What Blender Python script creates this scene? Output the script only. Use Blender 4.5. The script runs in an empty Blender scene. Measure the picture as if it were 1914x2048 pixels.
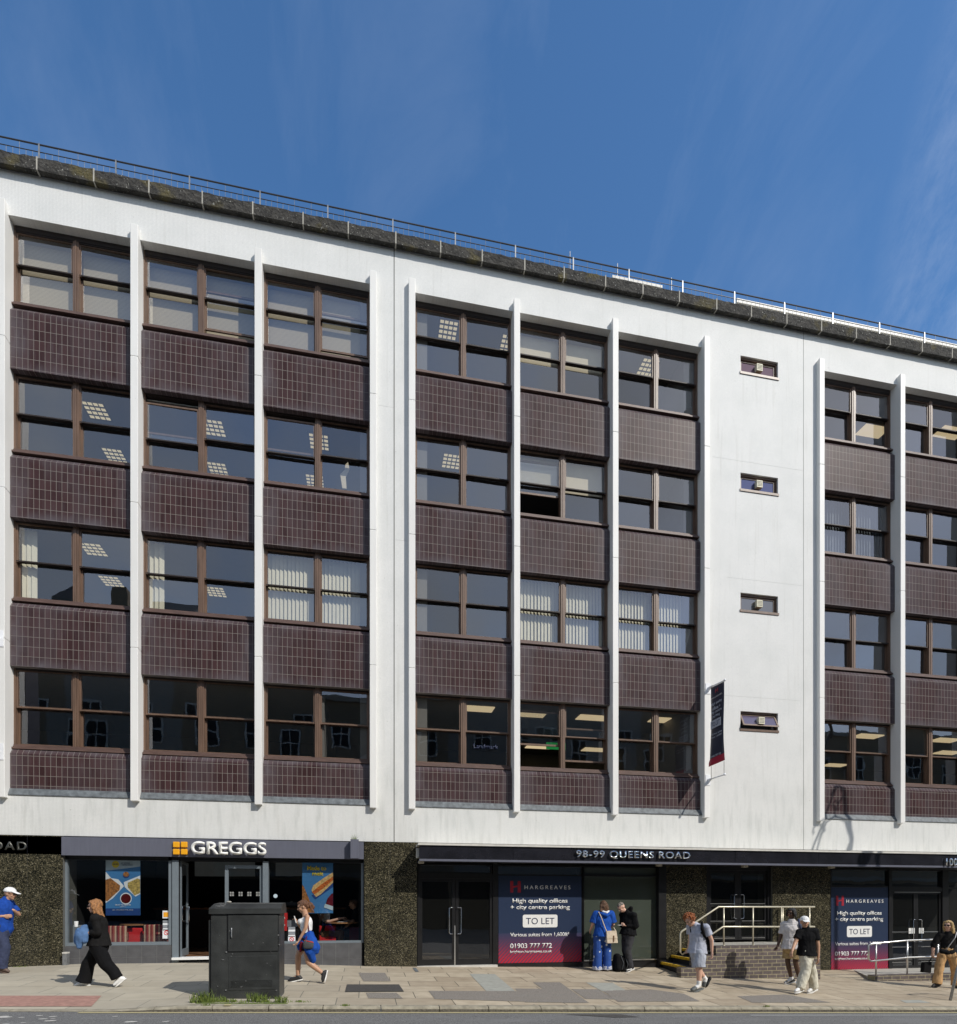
import bpy, bmesh, math, random
from mathutils import Vector, Matrix, noise
random.seed(7)
R = math.radians
# ---------------------------------------------------------------- camera, world, sun, exposure
sc = bpy.context.scene
COL = sc.collection
F, HOR, CZ, D = 1190.0, 1803.0, 1.6, 14.1          # focal (px of a 1914 px wide picture), horizon row, eye height, distance of the facade
TH = R(10.8); S_, C_ = math.sin(TH), math.cos(TH)
cd = bpy.data.cameras.new('camera'); cam = bpy.data.objects.new('camera', cd); COL.objects.link(cam)
cam.location = (0, 0, CZ); cam.rotation_euler = (R(90), 0, -TH)
cd.sensor_fit = 'HORIZONTAL'; cd.sensor_width = 36; cd.lens = 36*F/1914; cd.shift_y = (HOR-1024)/1914
cd.clip_end = 2000; sc.camera = cam
SUN = Vector((.80, -.95, 1.05)).normalized()
w = bpy.data.worlds.new('World'); sc.world = w; w.use_nodes = True
nt = w.node_tree; N = nt.nodes; L = nt.links
bg = N['Background']; bg.inputs[1].default_value = .15
sky = N.new('ShaderNodeTexSky'); sky.sky_type = 'NISHITA'; sky.sun_disc = False
sky.sun_elevation = math.asin(SUN.z); sky.sun_rotation = math.atan2(SUN.x, SUN.y)
sky.air_density = 1.0; sky.dust_density = .5; sky.ozone_density = 2.6; sky.altitude = 0
tc = N.new('ShaderNodeTexCoord')
mp = N.new('ShaderNodeMapping'); mp.inputs['Rotation'].default_value = (R(30), R(-36), R(20)); mp.inputs['Scale'].default_value = (2.6, 1.1, .8)
no = N.new('ShaderNodeTexNoise'); no.inputs['Scale'].default_value = 1.6; no.inputs['Detail'].default_value = 8; no.inputs['Roughness'].default_value = .62; no.inputs['Distortion'].default_value = .5
rp = N.new('ShaderNodeValToRGB'); rp.color_ramp.elements[0].position = .46; rp.color_ramp.elements[1].position = .9
rp.color_ramp.elements[1].color = (.16, .16, .16, 1)
mx = N.new('ShaderNodeMixRGB'); mx.inputs[2].default_value = (4.6, 5.2, 6.3, 1)
hs = N.new('ShaderNodeHueSaturation'); hs.inputs['Saturation'].default_value = 1.2; hs.inputs['Value'].default_value = 1.2
L.new(tc.outputs['Generated'], mp.inputs[0]); L.new(mp.outputs[0], no.inputs['Vector']); L.new(no.outputs['Fac'], rp.inputs[0])
L.new(sky.outputs[0], hs.inputs['Color']); L.new(hs.outputs[0], mx.inputs[1])
wd = N.new('ShaderNodeVectorMath'); wd.operation = 'DOT_PRODUCT'; wd.inputs[1].default_value = Vector((.93, -.36, .02)).normalized(); L.new(tc.outputs['Generated'], wd.inputs[0])
w1_ = N.new('ShaderNodeMapRange'); w1_.inputs[1].default_value = .305; w1_.inputs[2].default_value = .345; L.new(wd.outputs['Value'], w1_.inputs[0])
n3 = N.new('ShaderNodeTexNoise'); n3.inputs['Scale'].default_value = 14; n3.inputs['Detail'].default_value = 9; n3.inputs['Roughness'].default_value = .7; L.new(mp.outputs[0], n3.inputs['Vector'])
w2_ = N.new('ShaderNodeMapRange'); w2_.inputs[1].default_value = .4; w2_.inputs[2].default_value = .75; w2_.inputs[4].default_value = .17; L.new(n3.outputs['Fac'], w2_.inputs[0])
w3_ = N.new('ShaderNodeMath'); w3_.operation = 'MULTIPLY_ADD'; L.new(w1_.outputs[0], w3_.inputs[0]); L.new(w2_.outputs[0], w3_.inputs[1]); L.new(rp.outputs[0], w3_.inputs[2]); L.new(w3_.outputs[0], mx.inputs[0]); 
sxyz = N.new('ShaderNodeSeparateXYZ'); L.new(tc.outputs['Generated'], sxyz.inputs[0])
mr = N.new('ShaderNodeMapRange'); mr.inputs[1].default_value = .25; mr.inputs[2].default_value = -.45; L.new(sxyz.outputs['Y'], mr.inputs[0])
n2 = N.new('ShaderNodeTexNoise'); n2.inputs['Scale'].default_value = 3.4; n2.inputs['Detail'].default_value = 7; L.new(tc.outputs['Generated'], n2.inputs['Vector'])
m2 = N.new('ShaderNodeMapRange'); m2.inputs[1].default_value = .3; m2.inputs[2].default_value = .7; m2.inputs[3].default_value = .2; m2.inputs[4].default_value = 1; L.new(n2.outputs['Fac'], m2.inputs[0])
mu = N.new('ShaderNodeMath'); mu.operation = 'MULTIPLY'; L.new(mr.outputs[0], mu.inputs[0]); L.new(m2.outputs[0], mu.inputs[1])
mc = N.new('ShaderNodeMixRGB'); mc.inputs[2].default_value = (4.4, 4.6, 4.75, 1); L.new(mu.outputs[0], mc.inputs[0]); L.new(mx.outputs[0], mc.inputs[1]); L.new(mc.outputs[0], bg.inputs[0])
sd = bpy.data.lights.new('sun', 'SUN'); sd.energy = 3.75; sd.angle = R(.53); sd.color = (1, .955, .88)
so = bpy.data.objects.new('sun', sd); COL.objects.link(so); so.rotation_euler = SUN.to_track_quat('Z', 'Y').to_euler(); so.location = (10, -10, 20)
sc.view_settings.view_transform = 'Standard'; sc.view_settings.look = 'None'; sc.view_settings.gamma = 1; sc.view_settings.exposure = 0
sc.render.engine = 'CYCLES'; sc.cycles.max_bounces = 7; sc.cycles.transparent_max_bounces = 12
sc.cycles.caustics_reflective = False; sc.cycles.caustics_refractive = False

# ---------------------------------------------------------------- measuring: a picture position seen on a vertical plane Y
def W(px, py, Y=D):
    u = (px-957)/F; v = (HOR-py)/F; t = Y/(C_-u*S_)
    return Vector((t*(S_+u*C_), Y, CZ+t*v))
def XW(px, Y=D): return W(px, 0, Y).x
def ZC(px, Y): return Y/(C_-(px-957)/F*S_)

# ---------------------------------------------------------------- materials
MAT = {}
def new_mat(name):
    m = bpy.data.materials.new(name); m.use_nodes = True; MAT[name] = m
    return m, m.node_tree.nodes, m.node_tree.links, m.node_tree.nodes['Principled BSDF']
def c4(c): return (c[0], c[1], c[2], 1)
def plain(name, c, rough=.7, metal=0, var=.12, scale=6, bump=0, bscale=None, stretch=(1, 1, 1), spec=.5, emit=None, c2=None, coat=0):
    m, n, l, b = new_mat(name)
    b.inputs['Roughness'].default_value = rough; b.inputs['Metallic'].default_value = metal; b.inputs['Specular IOR Level'].default_value = spec
    if coat: b.inputs['Coat Weight'].default_value = coat
    g = n.new('ShaderNodeNewGeometry'); mp = n.new('ShaderNodeMapping'); mp.inputs['Scale'].default_value = stretch
    l.new(g.outputs['Position'], mp.inputs[0])
    t = n.new('ShaderNodeTexNoise'); t.inputs['Scale'].default_value = scale; t.inputs['Detail'].default_value = 5
    l.new(mp.outputs[0], t.inputs['Vector'])
    r = n.new('ShaderNodeValToRGB'); r.color_ramp.elements[0].position = .3; r.color_ramp.elements[1].position = .7
    r.color_ramp.elements[0].color = c4([x*(1-var) for x in c]); r.color_ramp.elements[1].color = c4(c2 or [min(1, x*(1+var)) for x in c])
    l.new(t.outputs['Fac'], r.inputs[0]); l.new(r.outputs[0], b.inputs['Base Color'])
    if bump:
        t2 = n.new('ShaderNodeTexNoise'); t2.inputs['Scale'].default_value = bscale or scale*6; t2.inputs['Detail'].default_value = 6
        l.new(mp.outputs[0], t2.inputs['Vector'])
        bp = n.new('ShaderNodeBump'); bp.inputs['Strength'].default_value = bump; bp.inputs['Distance'].default_value = .02
        l.new(t2.outputs['Fac'], bp.inputs['Height']); l.new(bp.outputs[0], b.inputs['Normal'])
    if emit:
        b.inputs['Emission Color'].default_value = c4(emit[0]); b.inputs['Emission Strength'].default_value = emit[1]
    return m
def flatuv(n, l, ax='xz', offs=(0, 0)):
    g = n.new('ShaderNodeNewGeometry'); s = n.new('ShaderNodeSeparateXYZ'); cb = n.new('ShaderNodeCombineXYZ')
    l.new(g.outputs['Position'], s.inputs[0])
    for k, a in enumerate(ax):
        ad = n.new('ShaderNodeMath'); ad.operation = 'ADD'; ad.inputs[1].default_value = offs[k]
        l.new(s.outputs[a.upper()], ad.inputs[0]); l.new(ad.outputs[0], cb.inputs[k])
    return cb.outputs[0], g, s
def mixc(n, l, fac, a, b, mode='MIX'):
    m = n.new('ShaderNodeMixRGB'); m.blend_type = mode
    for i, v in ((0, fac), (1, a), (2, b)):
        if hasattr(v, 'links'): l.new(v, m.inputs[i])
        elif i == 0: m.inputs[0].default_value = v
        else: m.inputs[i].default_value = c4(v)
    return m.outputs[0]
def noise_n(n, l, vec, scale, detail=5, stretch=None, lo=.35, hi=.65, rough=.5):
    if stretch:
        mp = n.new('ShaderNodeMapping'); mp.inputs['Scale'].default_value = stretch; l.new(vec, mp.inputs[0]); vec = mp.outputs[0]
    t = n.new('ShaderNodeTexNoise'); t.inputs['Scale'].default_value = scale; t.inputs['Detail'].default_value = detail; t.inputs['Roughness'].default_value = rough
    l.new(vec, t.inputs['Vector'])
    r = n.new('ShaderNodeMapRange'); r.inputs[1].default_value = lo; r.inputs[2].default_value = hi; l.new(t.outputs['Fac'], r.inputs[0])
    return r.outputs[0]
def bricks(n, l, vec, bw, bh, mortar, offset, c1, c2, cm, bias=0, smooth=.1):
    t = n.new('ShaderNodeTexBrick'); l.new(vec, t.inputs['Vector'])
    t.offset = offset; t.inputs['Scale'].default_value = 1; t.inputs['Brick Width'].default_value = bw; t.inputs['Row Height'].default_value = bh
    t.inputs['Mortar Size'].default_value = mortar; t.inputs['Mortar Smooth'].default_value = smooth; t.inputs['Bias'].default_value = bias
    t.inputs['Color1'].default_value = c4(c1); t.inputs['Color2'].default_value = c4(c2); t.inputs['Mortar'].default_value = c4(cm)
    return t
def bumpit(n, l, b, h, strength, dist):
    bp = n.new('ShaderNodeBump'); bp.inputs['Strength'].default_value = strength; bp.inputs['Distance'].default_value = dist
    l.new(h, bp.inputs['Height']); l.new(bp.outputs[0], b.inputs['Normal'])

def m_mosaic():
    m, n, l, b = new_mat('white_mosaic'); b.inputs['Roughness'].default_value = .62; b.inputs['Specular IOR Level'].default_value = .25
    v, g, s = flatuv(n, l)
    t = bricks(n, l, v, .0265, .0265, .0022, 0, (.79, .79, .775), (.84, .838, .815), (.57, .57, .55))
    big = noise_n(n, l, v, 1.3, 8, None, .4, .72)
    streak = noise_n(n, l, v, 3.5, 8, (2.3, .35, 1), .5, .75)
    # dirt gathers in the joints on the low band, rain streaks under the sills
    low = n.new('ShaderNodeMapRange'); low.inputs[1].default_value = 5.6; low.inputs[2].default_value = 3.5; l.new(s.outputs['Z'], low.inputs[0])
    f = n.new('ShaderNodeMath'); f.operation = 'MULTIPLY'; l.new(streak, f.inputs[0]); l.new(low.outputs[0], f.inputs[1])
    f1 = n.new('ShaderNodeMath'); f1.operation = 'MULTIPLY'; f1.inputs[1].default_value = .5; l.new(f.outputs[0], f1.inputs[0])
    f2 = n.new('ShaderNodeMath'); f2.operation = 'MULTIPLY'; f2.inputs[1].default_value = .30; l.new(low.outputs[0], f2.inputs[0])
    c = mixc(n, l, f1.outputs[0], t.outputs['Color'], (.38, .40, .38)); c = mixc(n, l, f2.outputs[0], c, (.60, .60, .56))
    b2 = n.new('ShaderNodeMath'); b2.operation = 'MULTIPLY'; b2.inputs[1].default_value = .24; l.new(big, b2.inputs[0])
    c = mixc(n, l, b2.outputs[0], c, (.52, .54, .52))
    s2 = noise_n(n, l, v, 2.2, 9, (5, .22, 1), .56, .8); s3 = n.new('ShaderNodeMath'); s3.operation = 'MULTIPLY'; s3.inputs[1].default_value = .32; l.new(s2, s3.inputs[0]); c = mixc(n, l, s3.outputs[0], c, (.46, .45, .40))
    s4 = noise_n(n, l, v, 26, 4, None, .70, .74); c = mixc(n, l, s4, c, (.42, .42, .38)); l.new(c, b.inputs['Base Color'])
    bumpit(n, l, b, t.outputs['Fac'], -.1, .003)
m_mosaic()
def m_tiles():
    m, n, l, b = new_mat('brown_tiles'); b.inputs['Specular IOR Level'].default_value = .09
    v, g, s = flatuv(n, l, 'xz', (.02, -13.713+.21*10))
    t = bricks(n, l, v, .1075, .21, .0042, 0, (.042, .021, .022), (.066, .035, .036), (.25, .225, .20))
    haze = noise_n(n, l, v, .9, 6, (1.6, .55, 1), .42, .68)
    st = noise_n(n, l, v, 5, 5, (3, .4, 1), .5, .8)
    a = n.new('ShaderNodeMath'); a.operation = 'MULTIPLY'; a.inputs[1].default_value = .24; l.new(haze, a.inputs[0])
    a2 = n.new('ShaderNodeMath'); a2.operation = 'MULTIPLY_ADD'; a2.inputs[1].default_value = .22; l.new(st, a2.inputs[0]); l.new(a.outputs[0], a2.inputs[2])
    tcg = n.new('ShaderNodeTexCoord'); sg = n.new('ShaderNodeSeparateXYZ'); l.new(tcg.outputs['Generated'], sg.inputs[0])
    def edge(o, w0, w1):
        q = n.new('ShaderNodeMath'); q.operation = 'SUBTRACT'; q.inputs[1].default_value = .5; l.new(o, q.inputs[0]); ab = n.new('ShaderNodeMath'); ab.operation = 'ABSOLUTE'; l.new(q.outputs[0], ab.inputs[0])
        mr_ = n.new('ShaderNodeMapRange'); mr_.interpolation_type = 'SMOOTHSTEP'; mr_.inputs[1].default_value = w0; mr_.inputs[2].default_value = w1; l.new(ab.outputs[0], mr_.inputs[0]); return mr_.outputs[0]
    ex, ez = edge(sg.outputs['X'], .30, .5), edge(sg.outputs['Z'], .33, .52); mxx = n.new('ShaderNodeMath'); mxx.operation = 'MAXIMUM'; l.new(ex, mxx.inputs[0]); l.new(ez, mxx.inputs[1])
    bl = noise_n(n, l, v, 3.2, 7, (1.5, .6, 1), .25, .75); m5 = n.new('ShaderNodeMath'); m5.operation = 'MULTIPLY'; l.new(mxx.outputs[0], m5.inputs[0]); l.new(bl, m5.inputs[1])
    m6 = n.new('ShaderNodeMath'); m6.operation = 'MULTIPLY_ADD'; m6.inputs[1].default_value = .75; m6.use_clamp = True; l.new(m5.outputs[0], m6.inputs[0]); l.new(a2.outputs[0], m6.inputs[2])
    c = mixc(n, l, m6.outputs[0], t.outputs['Color'], (.125, .112, .124)); l.new(c, b.inputs['Base Color'])
    r = n.new('ShaderNodeMapRange'); r.inputs[3].default_value = .38; r.inputs[4].default_value = .55; l.new(a2.outputs[0], r.inputs[0]); l.new(r.outputs[0], b.inputs['Roughness'])
    bumpit(n, l, b, t.outputs['Fac'], -.5, .004)
m_tiles()
def m_granite():
    m, n, l, b = new_mat('granite'); b.inputs['Roughness'].default_value = .25; b.inputs['Specular IOR Level'].default_value = .5
    g = n.new('ShaderNodeNewGeometry'); vo = n.new('ShaderNodeTexVoronoi'); vo.inputs['Scale'].default_value = 66; l.new(g.outputs['Position'], vo.inputs['Vector'])
    s = n.new('ShaderNodeSeparateXYZ'); l.new(vo.outputs['Color'], s.inputs[0])
    r = n.new('ShaderNodeValToRGB'); r.color_ramp.interpolation = 'CONSTANT'; l.new(s.outputs['X'], r.inputs[0]); e = r.color_ramp.elements
    for _ in range(4): e.new(.5)
    for q, (p, c) in zip(e, ((0, (.012, .012, .009)), (.30, (.036, .034, .021)), (.52, (.068, .061, .037)), (.74, (.105, .092, .056)), (.9, (.165, .145, .09)), (.97, (.26, .23, .16)))): q.position = p; q.color = c4(c)
    c = mixc(n, l, noise_n(n, l, g.outputs['Position'], 5, 5), r.outputs[0], (.62, .62, .6), 'MULTIPLY'); l.new(c, b.inputs['Base Color'])
m_granite()
def m_brick():
    m, n, l, b = new_mat('dark_brick'); b.inputs['Roughness'].default_value = .55
    v, g, s = flatuv(n, l, 'xz', (.05, -.57+.0905*20))
    t = bricks(n, l, v, .245, .0905, .0075, .5, (.095, .078, .078), (.15, .12, .115), (.36, .32, .2))
    c = mixc(n, l, noise_n(n, l, v, 9, 6), t.outputs['Color'], (.3, .26, .24), 'MULTIPLY')
    c = mixc(n, l, .55, c, t.outputs['Color']); l.new(c, b.inputs['Base Color'])
    bumpit(n, l, b, t.outputs['Fac'], -.6, .006)
m_brick()
def m_paving():
    m, n, l, b = new_mat('paving_slabs'); b.inputs['Roughness'].default_value = .85
    v, g, s = flatuv(n, l, 'xy', (.1, -9.32+.62*20))
    t = bricks(n, l, v, .93, .62, .009, .37, (.41, .335, .24), (.56, .475, .35), (.09, .08, .06), 0, .3)
    c = mixc(n, l, noise_n(n, l, v, 3.2, 9, None, .35, .7), t.outputs['Color'], (.78, .76, .74), 'MULTIPLY')
    c = mixc(n, l, noise_n(n, l, v, 90, 3, None, .3, .7), c, (.82, .82, .82), 'MULTIPLY')
    gum = n.new('ShaderNodeTexVoronoi'); gum.inputs['Scale'].default_value = 2.6; l.new(v, gum.inputs['Vector'])
    r = n.new('ShaderNodeMapRange'); r.inputs[1].default_value = .045; r.inputs[2].default_value = .06; r.inputs[3].default_value = 1; r.inputs[4].default_value = 0; l.new(gum.outputs['Distance'], r.inputs[0])
    c = mixc(n, l, r.outputs[0], c, (.17, .16, .14))
    gx = n.new('ShaderNodeMapRange'); gx.inputs[1].default_value = -2; gx.inputs[2].default_value = 1.5; gx.inputs[3].default_value = .45; gx.inputs[4].default_value = 0; l.new(s.outputs['X'], gx.inputs[0])
    c = mixc(n, l, gx.outputs[0], c, (.42, .41, .345)); l.new(c, b.inputs['Base Color'])
    bumpit(n, l, b, t.outputs['Fac'], -.5, .006)
m_paving()
def m_asphalt(name, c1, c2, wear=.25):
    m, n, l, b = new_mat(name); b.inputs['Roughness'].default_value = .9
    g = n.new('ShaderNodeNewGeometry'); p = g.outputs['Position']
    a = noise_n(n, l, p, 55, 4, None, .38, .66, .7); c = mixc(n, l, a, c1, c2)
    c = mixc(n, l, noise_n(n, l, p, 150, 2, None, .6, .68), c, (.36, .35, .33))
    k = noise_n(n, l, p, 1.5, 7, (.5, 2.2, 1), .5, .75); q = n.new('ShaderNodeMath'); q.operation = 'MULTIPLY'; q.inputs[1].default_value = wear; l.new(k, q.inputs[0])
    c = mixc(n, l, q.outputs[0], c, (.22, .22, .22)); l.new(c, b.inputs['Base Color'])
    bumpit(n, l, b, a, .5, .008)
m_asphalt('asphalt', (.065, .065, .066), (.23, .228, .222), .5); m_asphalt('patch_asphalt', (.15, .132, .112), (.30, .268, .23), .15)
def m_paint(name, c, under):
    m, n, l, b = new_mat(name); b.inputs['Roughness'].default_value = .75
    g = n.new('ShaderNodeNewGeometry'); k = noise_n(n, l, g.outputs['Position'], 30, 6, None, .58, .68, .75)
    l.new(mixc(n, l, k, c, under), b.inputs['Base Color'])
m_paint('yellow_line', (.44, .38, .20), (.17, .165, .14)); m_paint('white_line', (.62, .6, .56), (.12, .12, .12)); m_paint('faded_white', (.34, .34, .33), (.10, .10, .105))
def m_coping():
    m, n, l, b = new_mat('weathered_coping'); b.inputs['Roughness'].default_value = .95
    g = n.new('ShaderNodeNewGeometry'); p = g.outputs['Position']
    c = mixc(n, l, noise_n(n, l, p, 7, 8, (1, 1, 1.6), .35, .7, .65), (.018, .017, .015), (.075, .070, .062))
    c = mixc(n, l, noise_n(n, l, p, 2.2, 6, None, .56, .7), c, (.09, .075, .03))
    c = mixc(n, l, noise_n(n, l, p, 28, 3, None, .66, .72), c, (.4, .4, .36)); l.new(c, b.inputs['Base Color'])
    bumpit(n, l, b, noise_n(n, l, p, 18, 8, None, .2, .8), .8, .03)
m_coping()
def m_glass(name, refl, tint, rough=0.0, film=None):
    m, n, l, b = new_mat(name); out = n['Material Output']; n.remove(b)
    tr = n.new('ShaderNodeBsdfTransparent'); tr.inputs[0].default_value = c4(tint)
    gl = n.new('ShaderNodeBsdfGlossy'); gl.inputs['Roughness'].default_value = rough; gl.inputs['Color'].default_value = (.93, .95, 1, 1)
    fr = n.new('ShaderNodeLayerWeight'); fr.inputs['Blend'].default_value = .5
    pw = n.new('ShaderNodeMath'); pw.operation = 'POWER'; pw.inputs[1].default_value = 4; l.new(fr.outputs['Facing'], pw.inputs[0])
    ma = n.new('ShaderNodeMath'); ma.operation = 'MULTIPLY_ADD'; ma.inputs[1].default_value = .85; ma.inputs[2].default_value = refl+.04; l.new(pw.outputs[0], ma.inputs[0])
    g = n.new('ShaderNodeNewGeometry'); t = n.new('ShaderNodeTexNoise'); t.inputs['Scale'].default_value = 1.2; l.new(g.outputs['Position'], t.inputs['Vector'])
    bp = n.new('ShaderNodeBump'); bp.inputs['Strength'].default_value = .1; bp.inputs['Distance'].default_value = .02; l.new(t.outputs['Fac'], bp.inputs['Height']); l.new(bp.outputs[0], gl.inputs['Normal'])
    oi = n.new('ShaderNodeObjectInfo'); m0 = n.new('ShaderNodeMath'); m0.operation = 'MULTIPLY_ADD'; m0.inputs[1].default_value = .075; l.new(oi.outputs['Random'], m0.inputs[0]); l.new(ma.outputs[0], m0.inputs[2])
    mx = n.new('ShaderNodeMixShader'); l.new(m0.outputs[0], mx.inputs[0]); l.new(tr.outputs[0], mx.inputs[1]); l.new(gl.outputs[0], mx.inputs[2])
    o = mx.outputs[0]
    if film:
        df = n.new('ShaderNodeBsdfDiffuse'); df.inputs[0].default_value = c4(film[0]); m2 = n.new('ShaderNodeMixShader'); m2.inputs[0].default_value = film[1]
        l.new(o, m2.inputs[1]); l.new(df.outputs[0], m2.inputs[2]); o = m2.outputs[0]
    l.new(o, out.inputs[0])
m_glass('office_glass', .11, (.86, .87, .86)); m_glass('shop_glass', .02, (.80, .82, .82)); m_glass('door_glass', .05, (.42, .43, .42), 0, ((.09, .09, .08), .07))
m_glass('film_glass', .04, (.25, .26, .25), 0, ((.105, .125, .10), .55)); m_glass('vent_glass', .14, (.35, .35, .4), 0, ((.20, .17, .26), .55))  # vent_glass: a purple reflection put into the film colour
m_glass('vent_glass_blue', .14, (.35, .35, .4), 0, ((.08, .10, .30), .55)); m_glass('vent_glass_red', .14, (.35, .35, .4), 0, ((.24, .13, .18), .55)); m_glass('vent_glass_grey', .14, (.35, .35, .4), 0, ((.22, .21, .20), .5))
def m_banner():
    m, n, l, b = new_mat('to_let_graphic'); b.inputs['Roughness'].default_value = .35
    u = n.new('ShaderNodeUVMap'); s = n.new('ShaderNodeSeparateXYZ'); l.new(u.outputs[0], s.inputs[0])
    wv = n.new('ShaderNodeMath'); wv.operation = 'MULTIPLY_ADD'; wv.inputs[1].default_value = 24
    k = n.new('ShaderNodeMath'); k.operation = 'MULTIPLY'; k.inputs[1].default_value = -22; l.new(s.outputs['Y'], k.inputs[0])
    l.new(s.outputs['X'], wv.inputs[0]); l.new(k.outputs[0], wv.inputs[2])
    fr = n.new('ShaderNodeMath'); fr.operation = 'FRACT'; l.new(wv.outputs[0], fr.inputs[0])
    gt = n.new('ShaderNodeMath'); gt.operation = 'GREATER_THAN'; l.new(fr.outputs[0], gt.inputs[0]); 
    lim = n.new('ShaderNodeMapRange'); lim.inputs[1].default_value = .06; lim.inputs[2].default_value = .30; lim.inputs[3].default_value = .45; lim.inputs[4].default_value = .98; l.new(s.outputs['Y'], lim.inputs[0]); l.new(lim.outputs[0], gt.inputs[1])
    r = n.new('ShaderNodeValToRGB'); r.color_ramp.elements[0].color = (.50, .012, .03, 1); r.color_ramp.elements[1].position = .33; r.color_ramp.elements[1].color = (.020, .034, .075, 1); l.new(s.outputs['Y'], r.inputs[0])
    low = n.new('ShaderNodeMath'); low.operation = 'LESS_THAN'; low.inputs[1].default_value = .34; l.new(s.outputs['Y'], low.inputs[0])
    inv = n.new('ShaderNodeMath'); inv.operation = 'SUBTRACT'; inv.inputs[0].default_value = 1; l.new(gt.outputs[0], inv.inputs[1])
    mm = n.new('ShaderNodeMath'); mm.operation = 'MULTIPLY'; l.new(inv.outputs[0], mm.inputs[0]); l.new(low.outputs[0], mm.inputs[1])
    m3 = n.new('ShaderNodeMath'); m3.operation = 'MULTIPLY'; m3.inputs[1].default_value = .75; l.new(mm.outputs[0], m3.inputs[0])
    l.new(mixc(n, l, m3.outputs[0], r.outputs[0], (.05, .045, .10)), b.inputs['Base Color'])
m_banner()
def m_stripes(name, cols, per, axis='X'):
    m, n, l, b = new_mat(name); b.inputs['Roughness'].default_value = .85
    g = n.new('ShaderNodeNewGeometry'); s = n.new('ShaderNodeSeparateXYZ'); l.new(g.outputs['Position'], s.inputs[0])
    a = n.new('ShaderNodeMath'); a.operation = 'MULTIPLY'; a.inputs[1].default_value = 1/per; l.new(s.outputs[axis], a.inputs[0])
    f = n.new('ShaderNodeMath'); f.operation = 'FRACT'; l.new(a.outputs[0], f.inputs[0])
    r = n.new('ShaderNodeValToRGB'); r.color_ramp.interpolation = 'CONSTANT'; l.new(f.outputs[0], r.inputs[0])
    e = r.color_ramp.elements
    while len(e) < len(cols): e.new(.5)
    for i, c in enumerate(cols): e[i].position = i/len(cols); e[i].color = c4(c)
    l.new(r.outputs[0], b.inputs['Base Color'])
m_stripes('striped_fabric', [(.28, .03, .03), (.5, .3, .2), (.2, .02, .02), (.35, .08, .06), (.55, .38, .26), (.15, .02, .02)], .2)
m_stripes('slat_blind', [(.58, .50, .36), (.52, .44, .31), (.30, .26, .2)], .028, 'Z')
def m_dots():
    m, n, l, b = new_mat('star_print'); b.inputs['Roughness'].default_value = .85
    g = n.new('ShaderNodeNewGeometry'); t = n.new('ShaderNodeTexVoronoi'); t.inputs['Scale'].default_value = 8; t.inputs['Randomness'].default_value = .55; l.new(g.outputs['Position'], t.inputs['Vector'])
    r = n.new('ShaderNodeMapRange'); r.inputs[1].default_value = .2; r.inputs[2].default_value = .24; r.inputs[3].default_value = 1; r.inputs[4].default_value = 0; l.new(t.outputs['Distance'], r.inputs[0])
    l.new(mixc(n, l, r.outputs[0], (.014, .065, .29), (.6, .65, .7)), b.inputs['Base Color'])
m_dots()
P = plain
P('fin_paint', (.80, .79, .76), .55, var=.05, scale=1.2, stretch=(2, 2, .5), bump=.08, bscale=30)
P('painted_shade', (.022, .014, .012), .6)  # near-black brown paints the shade onto window heads and upper meeting rails
P('soffit_paint', (.50, .46, .40), .8, var=.08)
P('brown_timber', (.150, .092, .062), .42, var=.22, scale=5, stretch=(3, 3, .4), bump=.1, bscale=40)
P('brown_sill', (.12, .072, .058), .5, var=.2, scale=8, stretch=(.5, 2, 2), bump=.1, bscale=40)
P('lead_flashing', (.13, .145, .155), .65, metal=.1, var=.35, scale=9, bump=.5, bscale=14)
P('joint_dark', (.10, .10, .09), .9); P('crack_grey', (.5, .5, .48), .9); P('room_wall', (.20, .19, .175), .9, var=.04); P('room_floor', (.05, .05, .055), .9); P('room_ceiling', (.22, .21, .195), .9, var=.03)
P('blind_vertical', (.80, .75, .58), .8, var=.05); P('blind_roller', (.80, .70, .52), .8, var=.03)
P('lamp_cell', (.9, .85, .7), .5, emit=((1, .84, .52), .55)); P('lamp_panel', (.9, .8, .6), .5, emit=((1, .78, .46), .62)); P('louvre', (.10, .10, .09), .4, metal=.6)
P('rail_dark', (.03, .03, .033), .5); P('galvanised', (.30, .31, .32), .45, metal=.6, var=.2, scale=20); P('steel', (.66, .65, .62), .28, metal=.85, var=.06)
P('painted_rail', (.60, .55, .42), .32, var=.08, metal=.35); P('chrome', (.62, .64, .68), .12, metal=1, var=.1, scale=10)
P('black_canopy', (.016, .016, .021), .18, var=.3, scale=3, coat=.3); P('black_metal', (.012, .012, .013), .35, var=.25); P('pale_trim', (.62, .60, .55), .5, var=.1)
P('grey_fascia', (.125, .13, .165), .38, var=.07, scale=3, stretch=(8, 1, .6)); P('grey_frame', (.17, .20, .225), .35, var=.06)
P('stall_tile', (.095, .095, .10), .4, var=.15); P('tile_grout', (.28, .28, .27), .9)
P('letter_white', (.86, .85, .80), .4, var=.02); P('letter_side', (.06, .06, .06), .5); P('emblem_orange', (.86, .40, .015), .4, var=.03); P('navy_text', (.02, .03, .08), .5); P('dark_red', (.34, .012, .03), .45)
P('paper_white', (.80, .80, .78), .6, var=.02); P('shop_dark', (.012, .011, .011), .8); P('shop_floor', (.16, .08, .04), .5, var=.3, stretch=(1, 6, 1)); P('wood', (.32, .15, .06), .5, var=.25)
P('red_fabric', (.62, .012, .015), .8); P('grey_fabric', (.25, .27, .30), .85); P('menu_glow', (.2, .2, .2), .6, emit=((.4, .45, .45), .03))
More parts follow.
